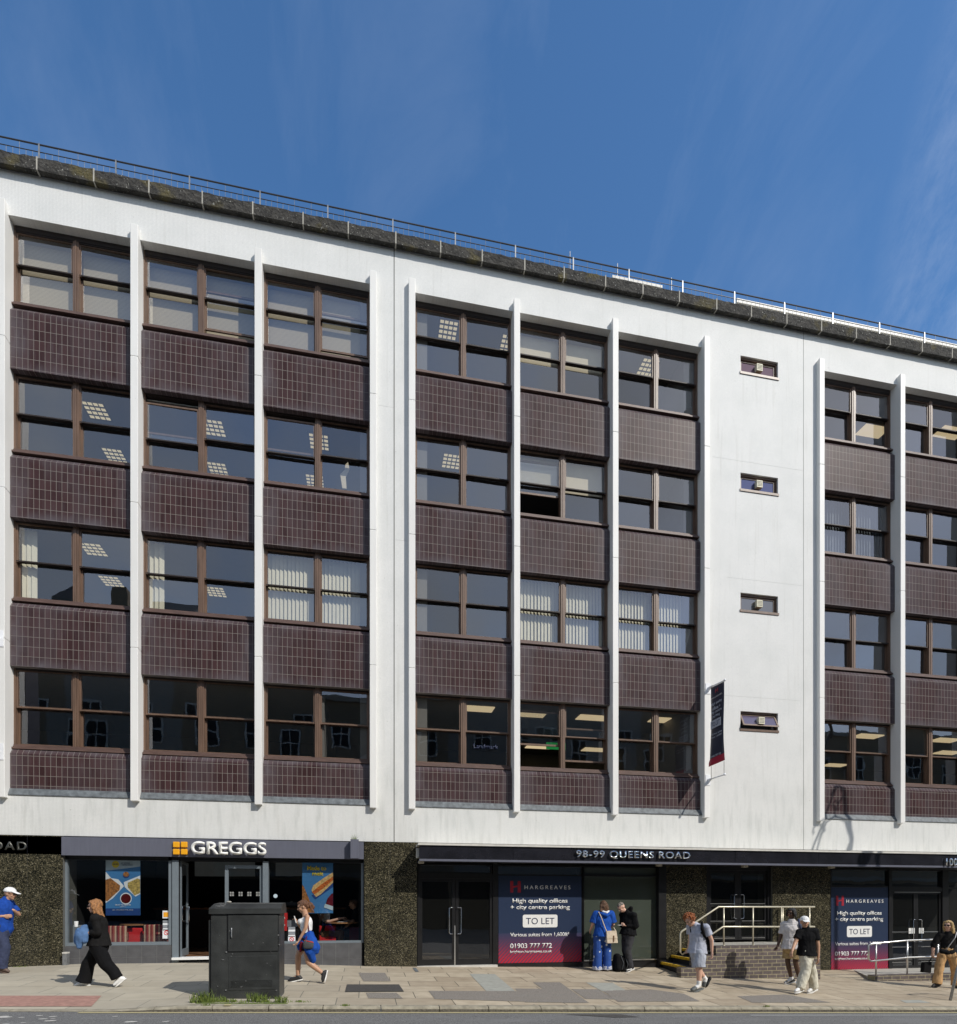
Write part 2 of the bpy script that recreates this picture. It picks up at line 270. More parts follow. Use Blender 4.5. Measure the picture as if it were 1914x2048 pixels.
P('poster_blue', (.05, .19, .42), .5, var=.12, scale=2, emit=((.05, .22, .5), .04)); P('poster_navy', (.012, .05, .2), .5); P('poster_pale', (.45, .55, .6), .5, emit=((.4, .5, .6), .05)); P('poster_yellow', (.62, .48, .02), .5, emit=((.6, .45, .02), .08))  # emission gives the printed posters a faint glow of their own
P('fried', (.34, .13, .03), .7, var=.6, scale=26, bump=.5); P('chips', (.5, .36, .1), .7, var=.6, scale=40, bump=.6); P('bread', (.62, .40, .16), .7, var=.3, scale=20); P('sauce', (.10, .01, .01), .2); P('melt', (.5, .12, .02), .5, var=.7, scale=35); P('poster_white', (.75, .77, .8), .5)
P('cabinet_green_black', (.034, .036, .035), .42, var=.35, scale=4, bump=.12, bscale=50); P('scuff', (.16, .16, .16), .8, var=.4, scale=40)
P('kerb_stone', (.30, .27, .205), .9, var=.28, scale=9, bump=.5, bscale=60); P('kerb_grimy', (.13, .115, .09), .95, var=.5, scale=25, bump=.7, bscale=60); P('pink_paving', (.36, .20, .16), .9, var=.2, scale=14, bump=.2, bscale=70)
P('concrete', (.42, .40, .35), .9, var=.14, scale=8, bump=.2, bscale=60); P('step_dark', (.03, .03, .032), .7); P('step_yellow', (.62, .38, .015), .6, var=.3, scale=14); P('iron', (.10, .095, .09), .6, metal=.4, var=.35, scale=40, bump=.8, bscale=60)
P('slab_pale', (.42, .36, .28), .9, var=.12, scale=9, bump=.15, bscale=60); P('slab_grey', (.33, .33, .29), .9, var=.12, scale=9, bump=.15, bscale=60)
P('render_cream', (.17, .13, .085), .9, var=.1); P('render_white', (.20, .185, .16), .9, var=.08); P('slate_roof', (.05, .055, .06), .8); P('win_dark', (.02, .02, .02), .7, spec=.1); P('win_white', (.38, .36, .32), .6)
P('grass', (.10, .19, .03), .8, var=.45, scale=25, c2=(.24, .30, .06)); P('moss', (.10, .13, .03), .95, var=.4, scale=30, bump=.6); P('vent_cream', (.70, .66, .50), .6); P('fitting', (.5, .46, .36), .6)
P('sticker_blue', (.35, .62, .80), .5); P('sticker_orange', (.85, .38, .02), .5); P('sign_red', (.7, .03, .03), .5); P('banner_navy', (.014, .018, .042), .6, var=.1); P('banner_red', (.33, .01, .04), .6); P('white_bracket', (.85, .86, .88), .35)
# people
P('skin_fair', (.60, .36, .26), .5, var=.06); P('skin_tan', (.48, .27, .17), .5, var=.06); P('skin_dark', (.075, .036, .02), .45, var=.1); P('eye_dark', (.01, .01, .01), .2); P('lips', (.36, .12, .09), .5)
for nm, c in dict(black_cloth=(.008, .008, .009), soft_black=(.012, .0115, .0115), royal_blue=(.014, .07, .33), polo_blue=(.014, .06, .30), denim=(.09, .17, .33), navy_denim=(.045, .055, .10), grey_denim=(.045, .045, .05),
                  white_cloth=(.76, .76, .75), pale_grey=(.42, .44, .52), grey_shorts=(.40, .43, .50), cream_cloth=(.60, .57, .47), tan_cloth=(.50, .31, .15), khaki=(.42, .30, .15), off_white=(.60, .57, .56), grey_bag=(.07, .075, .08), cream_bag=(.62, .52, .40), brown_cloth=(.16, .09, .05), burgundy=(.12, .01, .02), blue_jean=(.05, .10, .17)).items():
    P(nm, c, .9, var=.16, scale=14, bump=.3, bscale=45, spec=.12)
P('shoe_white', (.80, .80, .79), .6, var=.04); P('shoe_black', (.02, .02, .022), .6); P('shoe_brown', (.12, .08, .06), .6); P('sole_white', (.78, .77, .74), .6); P('slide_grey', (.12, .13, .13), .6)
for nm, c in dict(hair_ginger=(.26, .075, .014), hair_auburn=(.13, .055, .024), hair_brown=(.11, .055, .028), hair_blonde=(.50, .34, .15), hair_strawberry=(.34, .155, .055), hair_grey=(.22, .19, .16), hair_black=(.008, .008, .008)).items():
    P(nm, c, .5, var=.5, scale=60, bump=.8, bscale=150, stretch=(1, 1, .3))

# ---------------------------------------------------------------- objects
WM = {}
def obj(name, bm, mat, parent=None, loc=None, smooth=False, label=None):
    """links ONE mesh object; mesh coordinates are world coordinates unless loc is given"""
    if isinstance(bm, bpy.types.Mesh): me = bm
    else:
        me = bpy.data.meshes.new(name); bm.normal_update(); bm.to_mesh(me); bm.free()
    if mat is not None:
        for mm in (mat if isinstance(mat, (list, tuple)) else [mat]):
            me.materials.append(MAT[mm] if isinstance(mm, str) else mm)
    o = bpy.data.objects.new(name, me); COL.objects.link(o)
    if smooth: me.polygons.foreach_set('use_smooth', [True]*len(me.polygons))
    T = Matrix.Translation(loc) if loc is not None else Matrix.Identity(4)
    o.matrix_basis = T; WM[o] = T
    if parent is not None:
        o.parent = parent; o.matrix_parent_inverse = WM[parent].inverted()
    if label: o['label'] = label
    return o
def tag(o, label, cat, group=None, kind=None):
    o['label'] = label
    if cat: o['category'] = cat
    if group: o['group'] = group
    if kind: o['kind'] = kind
    return o
def thing(name, loc, label, cat, group=None):
    o = bpy.data.objects.new(name, None); COL.objects.link(o); o.empty_display_size = .2
    o.location = loc; WM[o] = Matrix.Translation(loc)
    return tag(o, label, cat, group)
def struct(name, bm, mat, label=None):
    o = obj(name, bm, mat); o['kind'] = 'structure'
    if label: o['label'] = label
    return o
def B(): return bmesh.new()
def box(bm, x0, x1, y0, y1, z0, z1, mi=0):
    if x0 > x1: x0, x1 = x1, x0
    if y0 > y1: y0, y1 = y1, y0
    if z0 > z1: z0, z1 = z1, z0
    v = [bm.verts.new((x, y, z)) for x in (x0, x1) for y in (y0, y1) for z in (z0, z1)]
    for f in ((0, 1, 3, 2), (4, 6, 7, 5), (0, 4, 5, 1), (2, 3, 7, 6), (0, 2, 6, 4), (1, 5, 7, 3)):
        fc = bm.faces.new([v[i] for i in f]); fc.material_index = mi
    return bm
def quad(bm, pts, mi=0):
    f = bm.faces.new([bm.verts.new(p) for p in pts]); f.material_index = mi; return f
def prism(bm, pts, off, mi=0):
    """closed prism from a planar outline, swept by off"""
    a = [bm.verts.new(p) for p in pts]; b = [bm.verts.new(Vector(p)+Vector(off)) for p in pts]
    bm.faces.new(a).material_index = mi; bm.faces.new(list(reversed(b))).material_index = mi
    for i in range(len(a)):
        j = (i+1) % len(a); bm.faces.new([a[j], a[i], b[i], b[j]]).material_index = mi
    return bm
def frame_of(ax, side=None):
    ax = ax.normalized()
    if side is None: side = Vector((0, 0, 1)) if abs(ax.z) < .9 else Vector((1, 0, 0))
    a = side - ax*side.dot(ax)
    if a.length < 1e-4: a = ax.orthogonal()
    a.normalize(); return ax, a, ax.cross(a)
def tube(bm, pts, r, seg=10, mi=0, closed_ends=True):
    pts = [Vector(p) for p in pts]; rings = []
    for i, p in enumerate(pts):
        d = (pts[min(i+1, len(pts)-1)]-pts[max(i-1, 0)])
        ax, a, b = frame_of(d)
        if i and rings:
            pa = rings[-1][1]; a = (pa-ax*pa.dot(ax)).normalized(); b = ax.cross(a)
        rings.append(([bm.verts.new(p+(a*math.cos(t)+b*math.sin(t))*r) for t in [2*math.pi*k/seg for k in range(seg)]], a))
    for i in range(len(rings)-1):
        A, Bq = rings[i][0], rings[i+1][0]
        for k in range(seg):
            bm.faces.new([A[k], A[(k+1) % seg], Bq[(k+1) % seg], Bq[k]]).material_index = mi
    if closed_ends:
        bm.faces.new(list(reversed(rings[0][0]))).material_index = mi; bm.faces.new(rings[-1][0]).material_index = mi
    return bm
def cap(bm, p0, p1, r0, r1, side=None, fl=1.0, fl1=None, round0=True, round1=True, seg=14):
    """tapered limb piece; fl squashes it across `side`"""
    p0, p1 = Vector(p0), Vector(p1); ax, a, b = frame_of(p1-p0 if (p1-p0).length > 1e-5 else Vector((0, 0, 1)), side)
    fl1 = fl if fl1 is None else fl1
    rs = []
    if round0: rs += [(p0-ax*r0*min(fl, 1)*math.cos(t), r0*math.sin(t), fl) for t in (R(12), R(35), R(60))]
    rs += [(p0, r0, fl), (p1, r1, fl1)]
    if round1: rs += [(p1+ax*r1*min(fl1, 1)*math.cos(t), r1*math.sin(t), fl1) for t in (R(60), R(35), R(12))]
    rings = [[bm.verts.new(c+a*r*math.cos(t)+b*r*f*math.sin(t)) for t in [2*math.pi*k/seg for k in range(seg)]] for c, r, f in rs]
    for A, Bq in zip(rings, rings[1:]):
        for k in range(seg): bm.faces.new([A[k], A[(k+1) % seg], Bq[(k+1) % seg], Bq[k]])
    bm.faces.new(list(reversed(rings[0]))); bm.faces.new(rings[-1])
    return bm
def ell(bm, c, r, rot=None, seg=14):
    """ellipsoid with radii r=(rx,ry,rz), rot a 3x3 whose columns are the axes"""
    res = bmesh.ops.create_uvsphere(bm, u_segments=seg, v_segments=max(8, seg-4), radius=1)
    M3 = rot or Matrix.Identity(3)
    for v in res['verts']: v.co = Vector(c)+M3 @ Vector((v.co.x*r[0], v.co.y*r[1], v.co.z*r[2]))
    return bm
TMP = bpy.data.scenes.new('workbench'); TC_ = TMP.collection
def evaluated(o):
    vl = TMP.view_layers[0]; vl.update(); return o.evaluated_get(vl.depsgraph)
def blob(bm, voxel=.01, sm=3, amp=0, freq=9, squash=(1, 1, .45), seed=0.):
    """fuses the pieces of bm into one continuous surface"""
    me = bpy.data.meshes.new('t'); bm.normal_update(); bm.to_mesh(me); bm.free()
    o = bpy.data.objects.new('t', me); TC_.objects.link(o)
    r = o.modifiers.new('r', 'REMESH'); r.mode = 'VOXEL'; r.voxel_size = voxel; r.adaptivity = 0
    if sm:
        s = o.modifiers.new('s', 'SMOOTH'); s.iterations = sm; s.factor = .5
    out = bpy.data.meshes.new_from_object(evaluated(o))
    bpy.data.objects.remove(o); bpy.data.meshes.remove(me)
    if amp:
        pn = [(v.co.copy(), v.normal.copy()) for v in out.vertices]; flat = []
        for p, nn in pn:
            q = Vector((p.x*squash[0], p.y*squash[1], p.z*squash[2]))*freq+Vector((seed, seed*2, 0))
            flat.extend(p+nn*amp*(noise.noise(q)+.5*noise.noise(q*2.1)))
        out.vertices.foreach_set('co', flat); out.update()
    out.materials.clear(); out.polygons.foreach_set('use_smooth', [True]*len(out.polygons))
    return out
FACE_S = Matrix(((1, 0, 0), (0, 0, -1), (0, 1, 0)))          # lettering that looks to the street (-Y)
FACE_W = Matrix(((0, 0, -1), (-1, 0, 0), (0, 1, 0)))         # lettering that looks along the street (-X)
def text(name, s, mat, parent, o0, wd, ht, ext=.003, bold=.0, face=FACE_S, spacing=1.0, align='C'):
    """lettering fitted into a box wd x ht centred on o0 (or starting there, align L)"""
    cu = bpy.data.curves.new('t', 'FONT'); cu.body = s; cu.size = 1; cu.extrude = .0; cu.offset = bold; cu.space_character = spacing; cu.resolution_u = 6
    t = bpy.data.objects.new('t', cu); TC_.objects.link(t)
    me = bpy.data.meshes.new_from_object(evaluated(t)); bpy.data.objects.remove(t)
    xs = [v.co.x for v in me.vertices]; ys = [v.co.y for v in me.vertices]
    x0, x1, y0, y1 = min(xs), max(xs), min(ys), max(ys); sx = wd/(x1-x0); sy = ht/(y1-y0)
    bm = bmesh.new(); bm.from_mesh(me); bpy.data.meshes.remove(me)
    bmesh.ops.remove_doubles(bm, verts=bm.verts, dist=1e-5)
    base = Vector(o0)
    for v in bm.verts:
        v.co = Vector(((v.co.x-x0)*sx-(wd/2 if align == 'C' else 0), (v.co.y-y0)*sy-ht/2, 0))
    r = bmesh.ops.extrude_face_region(bm, geom=list(bm.faces)); 
    for g in r['geom']:
        if isinstance(g, bmesh.types.BMVert): g.co.z += ext
    for v in bm.verts: v.co = base+face @ v.co
    bmesh.ops.recalc_face_normals(bm, faces=bm.faces)
    return obj(name, bm, mat, parent)
# ---------------------------------------------------------------- ground: heights measured along the facade foot and the kerb
YK = 9.2
ZBP = [(-30, .24), (-7.35, .225), (-6.0, .262), (-4.6, .25), (-3.8, .247), (-1.88, .18), (-.02, .098), (1.2, .064), (3.13, .014), (4.75, -.025), (7.4, -.09), (9.5, -.16), (12.3, -.262), (14.4, -.277), (40, -.9)]
def zb(x):
    for (a, za), (b_, zb_) in zip(ZBP, ZBP[1:]):
        if x <= b_: return za+(zb_-za)*max(0, (x-a))/(b_-a)
    return ZBP[-1][1]
def zk(x): return -.0775-.0350*max(-20, min(x, 40))                       # road surface at the kerb
def zt(x):
    k = max(0., min(1., (x+3.55)/1.0)); return zk(x)+.012+.073*k           # kerb top, dropped on the left
def gz(x, y):
    if y < YK-.02: return zk(x)
    s = min(1., max(0., (D-y)/(D-YK-.15)))
    dip = .055*max(0., min(1., (x-4)/3))*max(0, min(1, (D-y)/1.2))*max(0, 1-max(0, (D-y-1.2))/2.4)
    return zb(x)+(zt(x)-zb(x))*s-dip
def ground(px, py):
    """where the line of sight through a picture position meets the pavement"""
    lo, hi = YK+.05, D-.02
    if W(px, py, lo).z < gz(XW(px, lo), lo): return W(px, py, lo)
    for _ in range(40):
        m = (lo+hi)/2; p = W(px, py, m)
        if p.z > gz(p.x, m): lo = m
        else: hi = m
    p = W(px, py, lo); p.z = gz(p.x, lo); return p
def sheet(x0, x1, ys, dz, step=.5, bm=None):
    bm = bm or B(); xs = [x0+(x1-x0)*i/max(1, int((x1-x0)/step)) for i in range(max(1, int((x1-x0)/step))+1)]
    g = [[bm.verts.new((x, y, gz(x, y)+dz)) for y in ys] for x in xs]
    for i in range(len(xs)-1):
        for j in range(len(ys)-1): bm.faces.new([g[i][j], g[i+1][j], g[i+1][j+1], g[i][j+1]])
    return bm
KW = .14
pav = sheet(-30, 40, [YK+KW+.002+i*(D+.02-YK-KW)/12 for i in range(13)], 0)
struct('pavement', pav, 'paving_slabs')
rd = B()
xs = [-300, -60, -30]+[-30+2*i for i in range(1, 36)]+[80, 300]
ysr = [-300, -60, -16, -4, 0, 4, 8, YK]
def zr(x, y): return zk(x)-(.3*max(0, (-4-y)/60) if y < -4 else 0)
g = [[rd.verts.new((x, y, zr(x, y)-.0)) for y in ysr] for x in xs]
for i in range(len(xs)-1):
    for j in range(len(ysr)-1): rd.faces.new([g[i][j], g[i+1][j], g[i+1][j+1], g[i][j+1]])
struct('road', rd, 'asphalt')
bk = B(); quad(bk, [(-300, D+8, -2.6), (300, D+8, -2.6), (300, 300, -2.6), (-300, 300, -2.6)]); struct('ground', bk, 'patch_asphalt')
# kerb stones: each stone with a worn rounded arris and its own slight tilt
kb = B(); x = -14.0; kj = []
while x < 24:
    Ln = random.choice([.86, .93, .9, .78]) if x > -3 else .92
    x1 = x+Ln; jit = random.uniform(-.006, .006); n = 5
    prof = lambda xx: [(YK, zk(xx)-.05), (YK, zk(xx)+(zt(xx)-zk(xx))*.5), (YK+.012, zt(xx)-.018), (YK+.035, zt(xx)-.002), (YK+KW, zt(xx)+.001+jit*.5), (YK+KW, zk(xx)-.05)]
    rows = [[kb.verts.new((xx, p[0]+jit, p[1]+random.uniform(-.0015, .0015))) for p in prof(xx)] for xx in [x+.006+(Ln-.012)*i/n for i in range(n+1)]]
    for i in range(n):
        for j in range(5):
            kb.faces.new([rows[i][j], rows[i+1][j], rows[i+1][j+1], rows[i][j+1]]).material_index = 1 if j < 1 else 0
    kb.faces.new(rows[0]); kb.faces.new(list(reversed(rows[-1]))); kj.append(x1); x = x1
struct('kerb', kb, ['kerb_stone', 'kerb_grimy'])
# road markings, patches, covers
def strip(name, x0, x1, y0, y1, dz, mat, step=.5, zf=zk):
    bm = B(); n = max(1, int((x1-x0)/step)); 
    a = [(x0+(x1-x0)*i/n) for i in range(n+1)]
    v = [[bm.verts.new((q, yy, zf(q)+dz)) for yy in (y0, y1)] for q in a]
    for i in range(n): bm.faces.new([v[i][0], v[i+1][0], v[i+1][1], v[i][1]])
    return struct(name, bm, mat)
strip('yellow_line', XW(155, 9.1), 24, YK-.115, YK-.035, .005, 'yellow_line', .25)
strip('lane_line', XW(1500, 8.9), 24, 8.86, 8.92, .004, 'faded_white')
def poly(name, pts, dz, mat, ground_=True):
    bm = B(); f = bm.faces.new([bm.verts.new((p[0], p[1], 0)) for p in pts]); bmesh.ops.triangulate(bm, faces=[f])
    bmesh.ops.subdivide_edges(bm, edges=bm.edges, cuts=3, use_grid_fill=True)
    for v in bm.verts: v.co.z = (gz(v.co.x, v.co.y) if ground_ else zk(v.co.x))+dz
    bmesh.ops.recalc_face_normals(bm, faces=bm.faces)
    for f in bm.faces:
        if f.normal.z < 0: f.normal_flip()
    return struct(name, bm, mat)
def gp(px, py): p = ground(px, py); return (p.x, p.y)
poly('tactile_paving', [gp(-60, 2013.5), gp(183, 2013.5), gp(203, 1992), gp(-60, 1992)], .006, 'pink_paving')
for pts, m in [([(857, 1982), (1053, 1983), (1115, 2005.5), (870, 1998.5)], 'patch_asphalt'), ([(1030, 1977.5), (1085, 1978), (1125, 2005.6), (1050, 2005)], 'patch_asphalt'),
               ([(1066, 1965), (1120, 1965), (1178, 2006), (1125, 2006)], 'patch_asphalt'), ([(1142, 1978.5), (1196, 1979), (1230, 1999), (1172, 1998.5)], 'patch_asphalt'),
               ([(1205, 1981.5), (1300, 1979), (1368, 1988), (1400, 2003), (1236, 2004)], 'patch_asphalt'), ([(1475, 1993), (1570, 1989), (1662, 2005.5), (1505, 2005.8)], 'patch_asphalt'),
               ([(939, 1948), (990, 1948.5), (1030, 1982.5), (973, 1983)], 'slab_grey'), ([(1172, 1965.5), (1225, 1966), (1256, 1983), (1205, 1983)], 'slab_grey'),
               ([(717, 1946), (770, 1946), (781, 1963), (727, 1963)], 'patch_asphalt'), ([(732, 1986), (793, 1986), (806, 1997.5), (737, 1997)], 'patch_asphalt'), ([(1800, 2001), (1840, 2000.5), (1862, 2006), (1812, 2006.2)], 'slab_grey')]:
    poly('paving_patch', [gp(*p) for p in pts], .005, m)
poly('inspection_cover', [gp(690, 1984.5), gp(808, 1984), gp(798, 1969.5), gp(694, 1969.5)], .009, 'iron')
poly('inspection_cover', [gp(825, 1936), gp(832, 1936), gp(838, 1944), gp(831, 1944)], .008, 'lead_flashing')
poly('manhole_cover', [(XW(1130, 8.97), 8.97), (XW(1230, 8.70), 8.70), (XW(1278, 8.75), 8.75), (XW(1240, 8.98), 8.98)], .006, 'iron', False)
strip('kerb_mark', XW(449, 9.3), XW(463, 9.3), YK+.012, YK+KW-.01, .006, 'yellow_line', zf=zt)
bm = B()
for i in range(26):
    a = random.uniform(-6, -2.5); y = random.uniform(8.3, 9.0); s = random.uniform(.02, .09)
    bmesh.ops.create_circle(bm, cap_ends=True, segments=7, radius=s, matrix=Matrix.Translation((a, y, zk(a)+.005)) @ Matrix.Diagonal((1, .45, 1, 1)))
struct('worn_markings', bm, 'white_line')

# ---------------------------------------------------------------- the office building
YW, YP = D+.20, D+.06                         # window plane, tile panel plane (recessed behind the white wall)
bld = thing('office_building', (4.9, D, .0), 'long white mosaic office block with brown window bays', 'building')
PITCH = 2.5355
FINS = [-9.957, -7.424, -4.884, -2.346, .185, 1.083, 3.618, 6.16, 8.675, 12.07, 14.629, 17.165, 19.7]
BAYS = [(0, 1), (1, 2), (2, 3), (3, 4), (5, 6), (6, 7), (7, 8), (9, 10), (10, 11), (11, 12)]
XL, XR = -14.0, 24.0
ZS = [3.995, 3.84, 16.0, 16.93]
wl = B()
box(wl, XL, XR, D, D+.30, 16.0, 16.95)                     # top band
box(wl, XL, XR, D, D+.30, 3.0, 3.845)                      # band over the shops
box(wl, XL, FINS[0]-.07, D, D+.3, 3.845, 16.0)
box(wl, FINS[4]+.07, FINS[5]-.07, D, D+.3, 3.845, 16.0)
box(wl, FINS[12]+.07, XR, D, D+.3, 3.845, 16.0)
# the wide pier with the four little lavatory windows
VX0, VX1 = XW(1481), XW(1556)
VZ = [(W(1480, 714).z, W(1480, 746).z), (W(1480, 946).z, W(1480, 981).z), (W(1478, 1184).z, W(1478, 1219).z), (W(1475, 1423).z, W(1475, 1459).z)]
VZ = [(15.985, 15.53), (12.90, 12.44), (9.74, 9.26), (6.62, 6.13)]
pz = 3.845
for top, bot in reversed(VZ):
    box(wl, FINS[8]+.07, FINS[9]-.07, D, D+.3, pz, bot); box(wl, FINS[8]+.07, VX0, D, D+.3, bot, top); box(wl, VX1, FINS[9]-.07, D, D+.3, bot, top); pz = top
box(wl, FINS[8]+.07, FINS[9]-.07, D, D+.3, pz, 16.0)
bmesh.ops.remove_doubles(wl, verts=wl.verts, dist=1e-6)
obj('wall', wl, 'white_mosaic', bld)
bm = B(); box(bm, XL, XR, D+.3, D+6.2, 2.9, 3.0); box(bm, XL, XR, D+.3, D+6, 16.2, 16.9); obj('roof', bm, 'room_wall', bld)
for xx in (.672, 11.60, -9.3, 20.2):
    jw = .009 if xx < 5 else .004; bm = B(); box(bm, xx-jw, xx+jw, D-.0025, D+.05, 3.0, 16.93); obj('movement_joint', bm, 'joint_dark', bld)
for k, (xa, xb_) in enumerate([(8.9, 11.59), (9.3, 11.58), (8.8, 11.5), (.3, .66), (.69, .98)]):
    z = (13.2, 10.1, 7.0)[k % 3]; bm = B(); box(bm, xa, xb_, D-.0015, D+.02, z, z+.003); obj('hairline_crack', bm, 'crack_grey', bld)
for x in FINS:                                              # concrete fins in four lifts with fine joints
    bm = B(); w = .076
    zz = [3.77, 7.07, 10.2, 13.35, 16.20]
    for a, b_ in zip(zz, zz[1:]): box(bm, x-w, x+w, D-.125, YW+.05, a+(0 if a == zz[0] else .005), b_-(0 if b_ == zz[-1] else .005))
    box(bm, x-w+.008, x+w-.008, D-.117, YW, 3.8, 16.1)
    for i in range(9):
        z = random.uniform(4.2, 15.8); xx = x+random.choice((-.04, .0, .03)); box(bm, xx-.008, xx+.008, D-.1265, D-.1, z, z+.016, 1)
    o = obj('fin', bm, ['fin_paint', 'joint_dark'], bld)
    bv = o.modifiers.new('b', 'BEVEL'); bv.width = .008; bv.segments = 2
# coping stones
cp = B(); xj = [-13.6]
while xj[-1] < 24: xj.append(xj[-1]+random.choice([1.0, 1.05, 1.08]))
sh = min(range(len(xj)), key=lambda i: abs(xj[i]-.705)); dx = .705-xj[sh]; xj = [q+dx for q in xj]
for a, b_ in zip(xj, xj[1:]):
    n = 9; ys = (D-.15, D+.32); top = []
    for i in range(n+1):
        xx = a+.016+(b_-a-.032)*i/n; e = random.uniform(-.02, .006)
        top.append([cp.verts.new(p) for p in ((xx, D-.150+random.uniform(0, .008), 16.90), (xx, D-.152+random.uniform(0, .014), 17.17+e), (xx, D-.03, 17.205), (xx, D+.32, 17.205), (xx, D+.32, 16.92), (xx, D+.02, 16.94))])
    for i in range(n):
        for j in range(6): cp.faces.new([top[i][j], top[i+1][j], top[i+1][(j+1) % 6], top[i][(j+1) % 6]])
    cp.faces.new(list(reversed(top[0]))); cp.faces.new(top[-1])
    jt = B(); box(jt, b_-.014, b_+.014, D-.145, D+.2, 16.91, 17.19); obj('coping_joint', jt, 'concrete', bld)
bmesh.ops.recalc_face_normals(cp, faces=cp.faces)
obj('coping', cp, 'weathered_coping', bld)
bm = B(); box(bm, XL, XR, D+.0, D+.35, 17.2, 17.215); bm2 = bm; obj('roof_edge', bm2, 'pale_trim', bld)

ROWS = [(14.363, 15.804, 15.172, 16.01), (11.243, 12.751, 12.0, 12.84), (8.106, 9.636, 8.864, 9.71), (4.979, 6.503, 5.754, 6.575)]
ROWS = [(a*1.0035-.0056, b*1.0035-.0056, c*1.0035-.0056, d) for a, b, c, d in ROWS]
PAN = [(12.84, 14.075, 14.185), (9.709, 10.965, 11.075), (6.573, 7.83, 7.94), (3.965, 4.725, 4.835)]
def panel(x0, x1, z0, z1, z2, first):
    bm = B()
    prof = [(YP, z0), (YP, z1), (YP+.075, z2+.012), (YW+.04, z2+.012), (YW+.04, z0)]
    prism(bm, [(x0, y, z) for y, z in prof], (x1-x0, 0, 0))
    return bm
def half_window(bm, x0, x1, z0, z1, zm, drop=0, rise=0, dk=2):
    """two sashes between x0 and x1; the upper hangs in front; returns the glass rectangles"""
    t = .034; out = []
    a0, a1 = zm-drop, z1-drop           # upper sash opening
    for (p0, p1, y) in ((a0, a1, YW+.02), (z0+rise, zm+rise-.0, YW+.105)):
        box(bm, x0, x0+t, y, y+.038, p0-.035, p1+.03); box(bm, x1-t, x1, y, y+.038, p0-.035, p1+.03)
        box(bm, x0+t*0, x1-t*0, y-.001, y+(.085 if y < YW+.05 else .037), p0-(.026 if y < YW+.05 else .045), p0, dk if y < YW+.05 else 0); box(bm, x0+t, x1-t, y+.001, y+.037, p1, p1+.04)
        out.append((x0+t, x1-t, p0, p1, y+.02))
    if drop: box(bm, x0, x1, y-.0, y+.02, z1-.02, z1, 1)
    return out
def blind(kind, x0, x1, z0, z1, par, y=YW+.21):
    if kind == 'slat':
        bm = B(); box(bm, x0, x1, y, y+.012, z0, z1); obj('blind', bm, 'slat_blind', par)
    elif kind == 'roller':
        bm = B(); box(bm, x0, x1, y, y+.004, z0, z1); obj('blind', bm, 'blind_roller', par)
    elif kind in ('vert', 'dim'):
        bm = B(); n = max(2, int((x1-x0)/.088))
        for i in range(n):
            xx = x0+(x1-x0)*(i+.5)/n; a = R(random.uniform(18, 34)); dx, dy = .05*math.cos(a), .05*math.sin(a)
            prism(bm, [(xx-dx, y-dy, z0), (xx+dx, y+dy, z0), (xx+dx, y+dy+.002, z0), (xx-dx, y-dy+.002, z0)], (0, 0, z1-z0))
        obj('blind', bm, 'blind_vertical' if kind == 'vert' else 'lead_flashing', par)  # dim blinds: unlit look painted in with a darker grey
# (bay, row): blinds as (kind, from, to across the half opening pair 0..1, bottom, top as fraction)
BL = {(1, 0): [('slat', 0, 1, 0, 1)], (2, 0): [('slat', 0, 1, 0, 1)], (3, 0): [('slat', 0, .5, 0, 1), ('slat', .5, 1, .1, 1)],
      (5, 0): [('roller', 0, 1, .52, 1)], (5, 1): [('roller', .5, 1, .5, 1), ('roller', 0, .5, .55, 1)],
      (1, 2): [('vert', 0, .13, 0, 1)], (2, 2): [('vert', 0, .14, 0, 1)], (3, 2): [('vert', 0, 1, 0, 1)], (4, 2): [('vert', 0, .12, 0, 1)], (5, 2): [('vert', 0, 1, 0, 1)], (6, 2): [('vert', 0, 1, 0, 1)],
      (0, 1): [('vert', 0, 1, 0, 1)], (7, 1): [('dim', 0, 1, 0, 1)]}
SASH = {(2, 1): ((.16, 0), (0, 0)), (3, 1): ((.09, 0), (0, 0)), (2, 0): ((0, 0), (0, .2)), (3, 0): ((0, 0), (0, .17)), (5, 3): ((0, .57), (0, .2)), (5, 1): ((0, .57), (0, 0)), (0, 2): ((.1, 0), (0, 0))}
